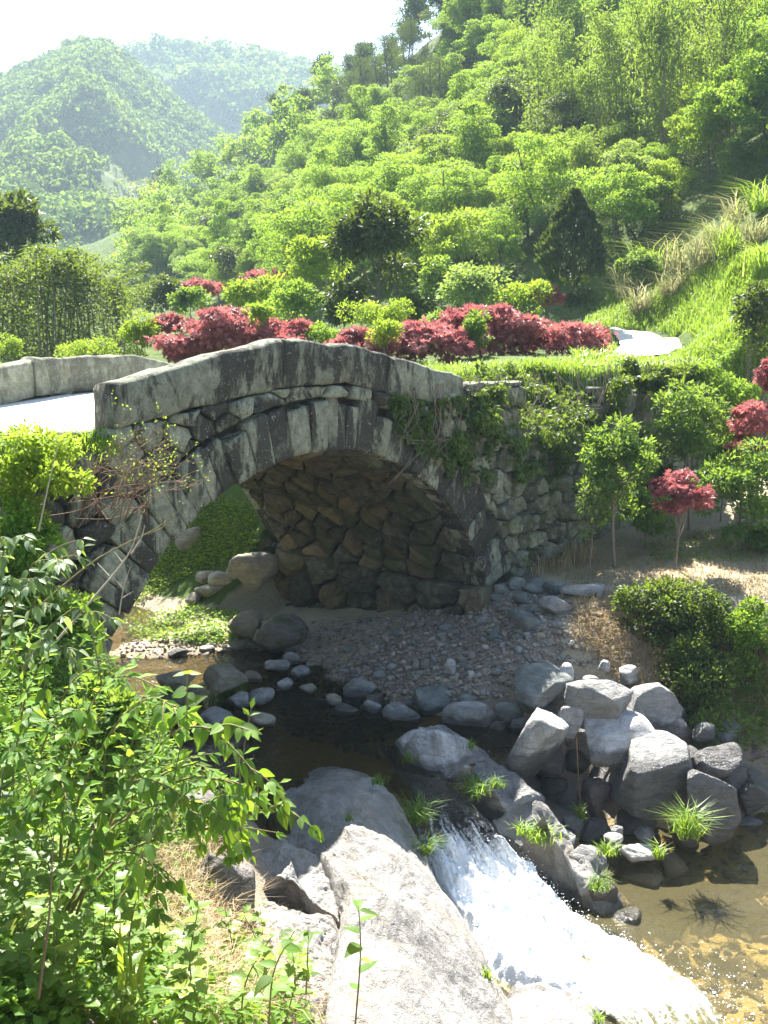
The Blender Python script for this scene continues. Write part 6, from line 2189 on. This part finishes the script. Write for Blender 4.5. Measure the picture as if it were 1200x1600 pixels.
# yellow-green small-leaved bush and twiggy shrub under the road edge
plant_px('small_leaf_bush', 'yellow-green small-leaved bush below the left road edge', 'shrub', 55, 745, 170, 150, 8.3, G_YEL, 0.05, 5200, 24, 900, 150, 0.8, 0.55, 0.6, rb=0.3, stem=0.012, spread=0.9)
plant_px('small_leaf_bush', 'small-leaved bush at the left edge under the yellow-green one', 'shrub', 30, 850, 130, 110, 7.8, G_BRIGHT, 0.05, 3000, 18, 980, 151, 0.8, 0.55, 0.6, rb=0.3, stem=0.012, spread=0.9)
plant_px('small_leaf_bush', 'dim green bush in the shade at the left foot of the arch', 'shrub', 110, 985, 130, 120, 8.0, G_MID, 0.06, 2600, 16, 1100, 152, 0.8, 0.55, 0.6, rb=0.3, stem=0.012, spread=0.9)
plant_px('small_leaf_bush', 'green bush under the hanging branches at the water side', 'shrub', 170, 1120, 150, 120, 6.8, G_MID, 0.06, 2600, 16, 1260, 153, 0.8, 0.55, 0.6, rb=0.3, stem=0.012, spread=0.9)


def twiggy():
    r = np.random.default_rng(61)
    tubes, leaves = [], []
    b = at(175, 800, 8.7)
    for k in range(46):
        ang = r.uniform(-1.3, 1.5)
        b_ = b + r.normal(0, 1, 3) * np.array([0.22, 0.12, 0.08])
        e = at(195 + 120 * math.sin(ang) * r.uniform(.3, 1.1), 770 - 130 * math.cos(ang) * r.uniform(0.3, 1.05), 8.7 + r.normal(0, .3))
        P = spline([b_, b_ * .6 + e * .4 + r.normal(0, .09, 3) + np.array([0, 0, .06]), b_ * .25 + e * .75 + r.normal(0, .07, 3) + np.array([0, 0, .06]), e], 12)
        tubes.append(tube(P, .0042, .0014, 4))
        for j in range(5):
            i = r.integers(4, 12)
            d = nrmz(nrmz(e - b) + r.normal(0, .6, 3)) * r.uniform(.06, .2)
            tubes.append(tube(np.stack([P[i], P[i] + d * .5 + r.normal(0, .008, 3), P[i] + d]), .0028, .0012, 3))
            leaves.append((P[i] + d, nrmz(d)))
    V, F, _ = join(tubes)
    o = empty('twiggy_shrub', Vector(b))
    tag(o, 'almost bare shrub of thin reddish twigs in front of the left haunch', 'shrub')
    link('stem', make_mesh('stem', V - b, F, TWIGR, True), o)
    C = np.array([l[0] for l in leaves]); D = np.array([l[1] for l in leaves])
    C = np.concatenate([C, C + r.normal(0, .02, C.shape), C + r.normal(0, .03, C.shape)]); D = np.concatenate([D, D, D]) + r.normal(0, .6, (len(C), 3))
    ll = r.uniform(.012, .028, len(C))
    Vv, Ff, Tt = leafset(C - b, D, nrmz(r.normal(0, .5, C.shape) + np.array([0, 0, 1])), ll, ll * .6, r.random(len(C)))
    f = link('foliage', make_mesh('foliage', Vv, Ff, G_YEL, False, Tt), o); f['kind'] = 'stuff'


twiggy()


def dead_branch(label, lines, r0, mat):
    V, F, _ = join([tube(spline([at(*p) for p in l], 16), r0 * (1 if k == 0 else .6), r0 * .3, 5) for k, l in enumerate(lines)])
    b = np.array(at(*lines[0][0]))
    o = link('dead_branch', make_mesh('dead_branch', V - b, F, mat, True), None, Vector(b))
    tag(o, label, 'branch')


dead_branch('pale bare branch slanting in front of the arch foot', [[(90, 1000, 6.4), (150, 930, 6.4), (205, 865, 6.4), (222, 805, 6.4)], [(205, 865, 6.4), (222, 840, 6.4), (226, 820, 6.4)], [(170, 900, 6.4), (152, 880, 6.4)], [(190, 878, 6.4), (178, 862, 6.4)]], .009, TWIGP)
dead_branch('greenish thin branch reaching right in front of the arch foot', [[(70, 940, 6.6), (150, 870, 6.6), (230, 835, 6.6), (265, 812, 6.6), (281, 795, 6.6)], [(230, 835, 6.6), (255, 825, 6.6), (272, 800, 6.6)]], .007, TWIG)
dead_branch('short pale upright twig below the arch foot', [[(186, 960, 6.5), (192, 920, 6.5), (204, 885, 6.5)], [(192, 920, 6.5), (180, 905, 6.5)], [(190, 935, 6.5), (208, 924, 6.5)]], .006, TWIGP)
dead_branch('long thin bare branch under the leafy bush', [[(180, 1350, 4.4), (260, 1310, 4.2), (320, 1295, 4.1), (365, 1275, 4.05)]], .005, TWIGP)
dead_branch('straight bare stem rising at the left edge', [[(60, 830, 7.5), (75, 760, 7.5), (92, 690, 7.5)]], .008, TWIGP)
dead_branch('reddish bare stalk in the bottom left corner', [[(60, 1560, 3.4), (78, 1430, 3.4), (84, 1300, 3.4)]], .006, TWIGR)

dead_branch('thin dead stalk hanging in front of the boulder hollow', [[(901, 1150, 10.4), (903, 1200, 10.4), (908, 1270, 10.4)]], .006, TWIGR)

# herbs of the foreground bank
def herb_proto(seed, h, n, L):
    r = np.random.default_rng(seed)
    P = spline([(0, 0, -0.03), (r.normal(0, .03), r.normal(0, .03), h * .5), (r.normal(0, .06), r.normal(0, .06), h)], 10)
    tb = make_mesh('stem', *tube(P, .0045, .002, 5), TWIG, True)
    lv = []
    for k in range(n):
        i = int(2 + 7.9 * (k / n) ** 0.8)
        a = k * 2.4 + r.normal(0, .3)
        d = np.array([math.cos(a), math.sin(a), r.uniform(-.1, .55)])
        lv.append(frame(P[min(i, 9)], d, np.array([0, 0, 1.0]) + r.normal(0, .25, 3), L * r.uniform(.7, 1.2) * (1 - 0.35 * k / n)))
    return tb, lv


HP_ = [herb_proto(k, 0.3 + 0.07 * k, 13 + k, 0.105) for k in range(5)]
rh = np.random.default_rng(17)
_hl = ['herb with cut leaves on the sunny bank in the bottom left corner']
q = sample_px([(-20, 1340), (120, 1330), (240, 1400), (330, 1490), (440, 1530), (480, 1620), (-20, 1620)], 46, 61, 2.2, 9)
for k, (x, y) in enumerate(q):
    tb, lv = HP_[k % 5]
    s_ = rh.uniform(.75, 1.25)
    o = empty('herb', (x, y, h1(x, y)), rh.uniform(0, 6.28), s_)
    tag(o, _hl[0], 'herb', 'herbs on the foreground bank')
    link('stem', tb, o)
    for m_ in lv:
        c = link('leaf', L_HERB[rh.integers(3)], o)
        c.matrix_local = m_
for k, (px, py, Y, lb) in enumerate([(478, 1545, 4.9, 'young leafy shoot standing before the pale slab'), (420, 1590, 4.2, 'broad-leaved seedling at the bottom beside the slab'), (555, 1590, 4.3, 'seedling at the bottom edge before the slab'), (205, 1530, 3.6, 'tall grassy shoot with strap leaves in the bottom left')]):
    tb, lv = HP_[(k + 1) % 5]
    b = at(px, py, Y)
    if k == 3:
        tuft(px, py, 130, 50, Y, lb, G_YEL, 9, 77, .6, .022, 'grass_tuft')
        continue
    o = empty('seedling', Vector(b), k * 1.1, 1.1)
    tag(o, lb, 'plant')
    link('stem', tb, o)
    for m_ in lv[::2]:
        c = link('leaf', L_BIG[rh.integers(4)], o)
        c.matrix_local = m_
q = sample_px([(-20, 1000), (100, 980), (180, 1060), (300, 1200), (360, 1320), (330, 1430), (420, 1520), (500, 1620), (-20, 1620)], 15000, 62, 2.2, 10)
rk_ = np.array([on_ground(*c, 2.5, 12)[:2] for c in [(215, 1330), (330, 1310), (400, 1420), (440, 1520), (360, 1540), (270, 1470)]])
q = q[~in_poly(q, rk_) | (np.random.default_rng(2).random(len(q)) < 0.12)]
weeds('weeds', 'dense low weeds covering the left foreground bank', q, 0.16, 0.05, G_BRIGHT, 11)
q = sample_px([(-20, 700), (180, 690), (200, 800), (180, 1000), (-20, 1000)], 7000, 63, 5, 12)
weeds('weeds', 'weeds covering the bank below the left road edge', q, 0.2, 0.06, G_BRIGHT, 12)
q = sample_px([(215, 1340), (340, 1320), (430, 1500), (560, 1600), (300, 1600), (220, 1440)], 3200, 64, 2.5, 9)
grass_stuff('dry_grass', 'dead straw lying among the foreground rocks', q, 0.2, 0.004, 1.15, G_STRAW, 13)
# ------------------------------------------------------------------ hazy air
def build_haze():
    t = NT('haze_air')
    v = t.n('ShaderNodeVolumePrincipled')
    v.inputs['Color'].default_value = (0.66, 0.85, 1.0, 1)
    v.inputs['Density'].default_value = 0.00062
    v.inputs['Anisotropy'].default_value = 0.0
    m = t.out(None, v)
    x0, x1, y0, y1, z0, z1 = -900, 900, -40, 1300, -12, 300
    Vv = np.array([(x, y, z) for z in (z0, z1) for y in (y0, y1) for x in (x0, x1)], float)
    Fv = np.array([(0, 2, 3, 1), (4, 5, 7, 6), (0, 1, 5, 4), (2, 6, 7, 3), (0, 4, 6, 2), (1, 3, 7, 5)])
    o = link('haze', make_mesh('haze', Vv, Fv, m, False))
    return tag(o, 'thin bluish haze filling the valley', kind='stuff')


build_haze()
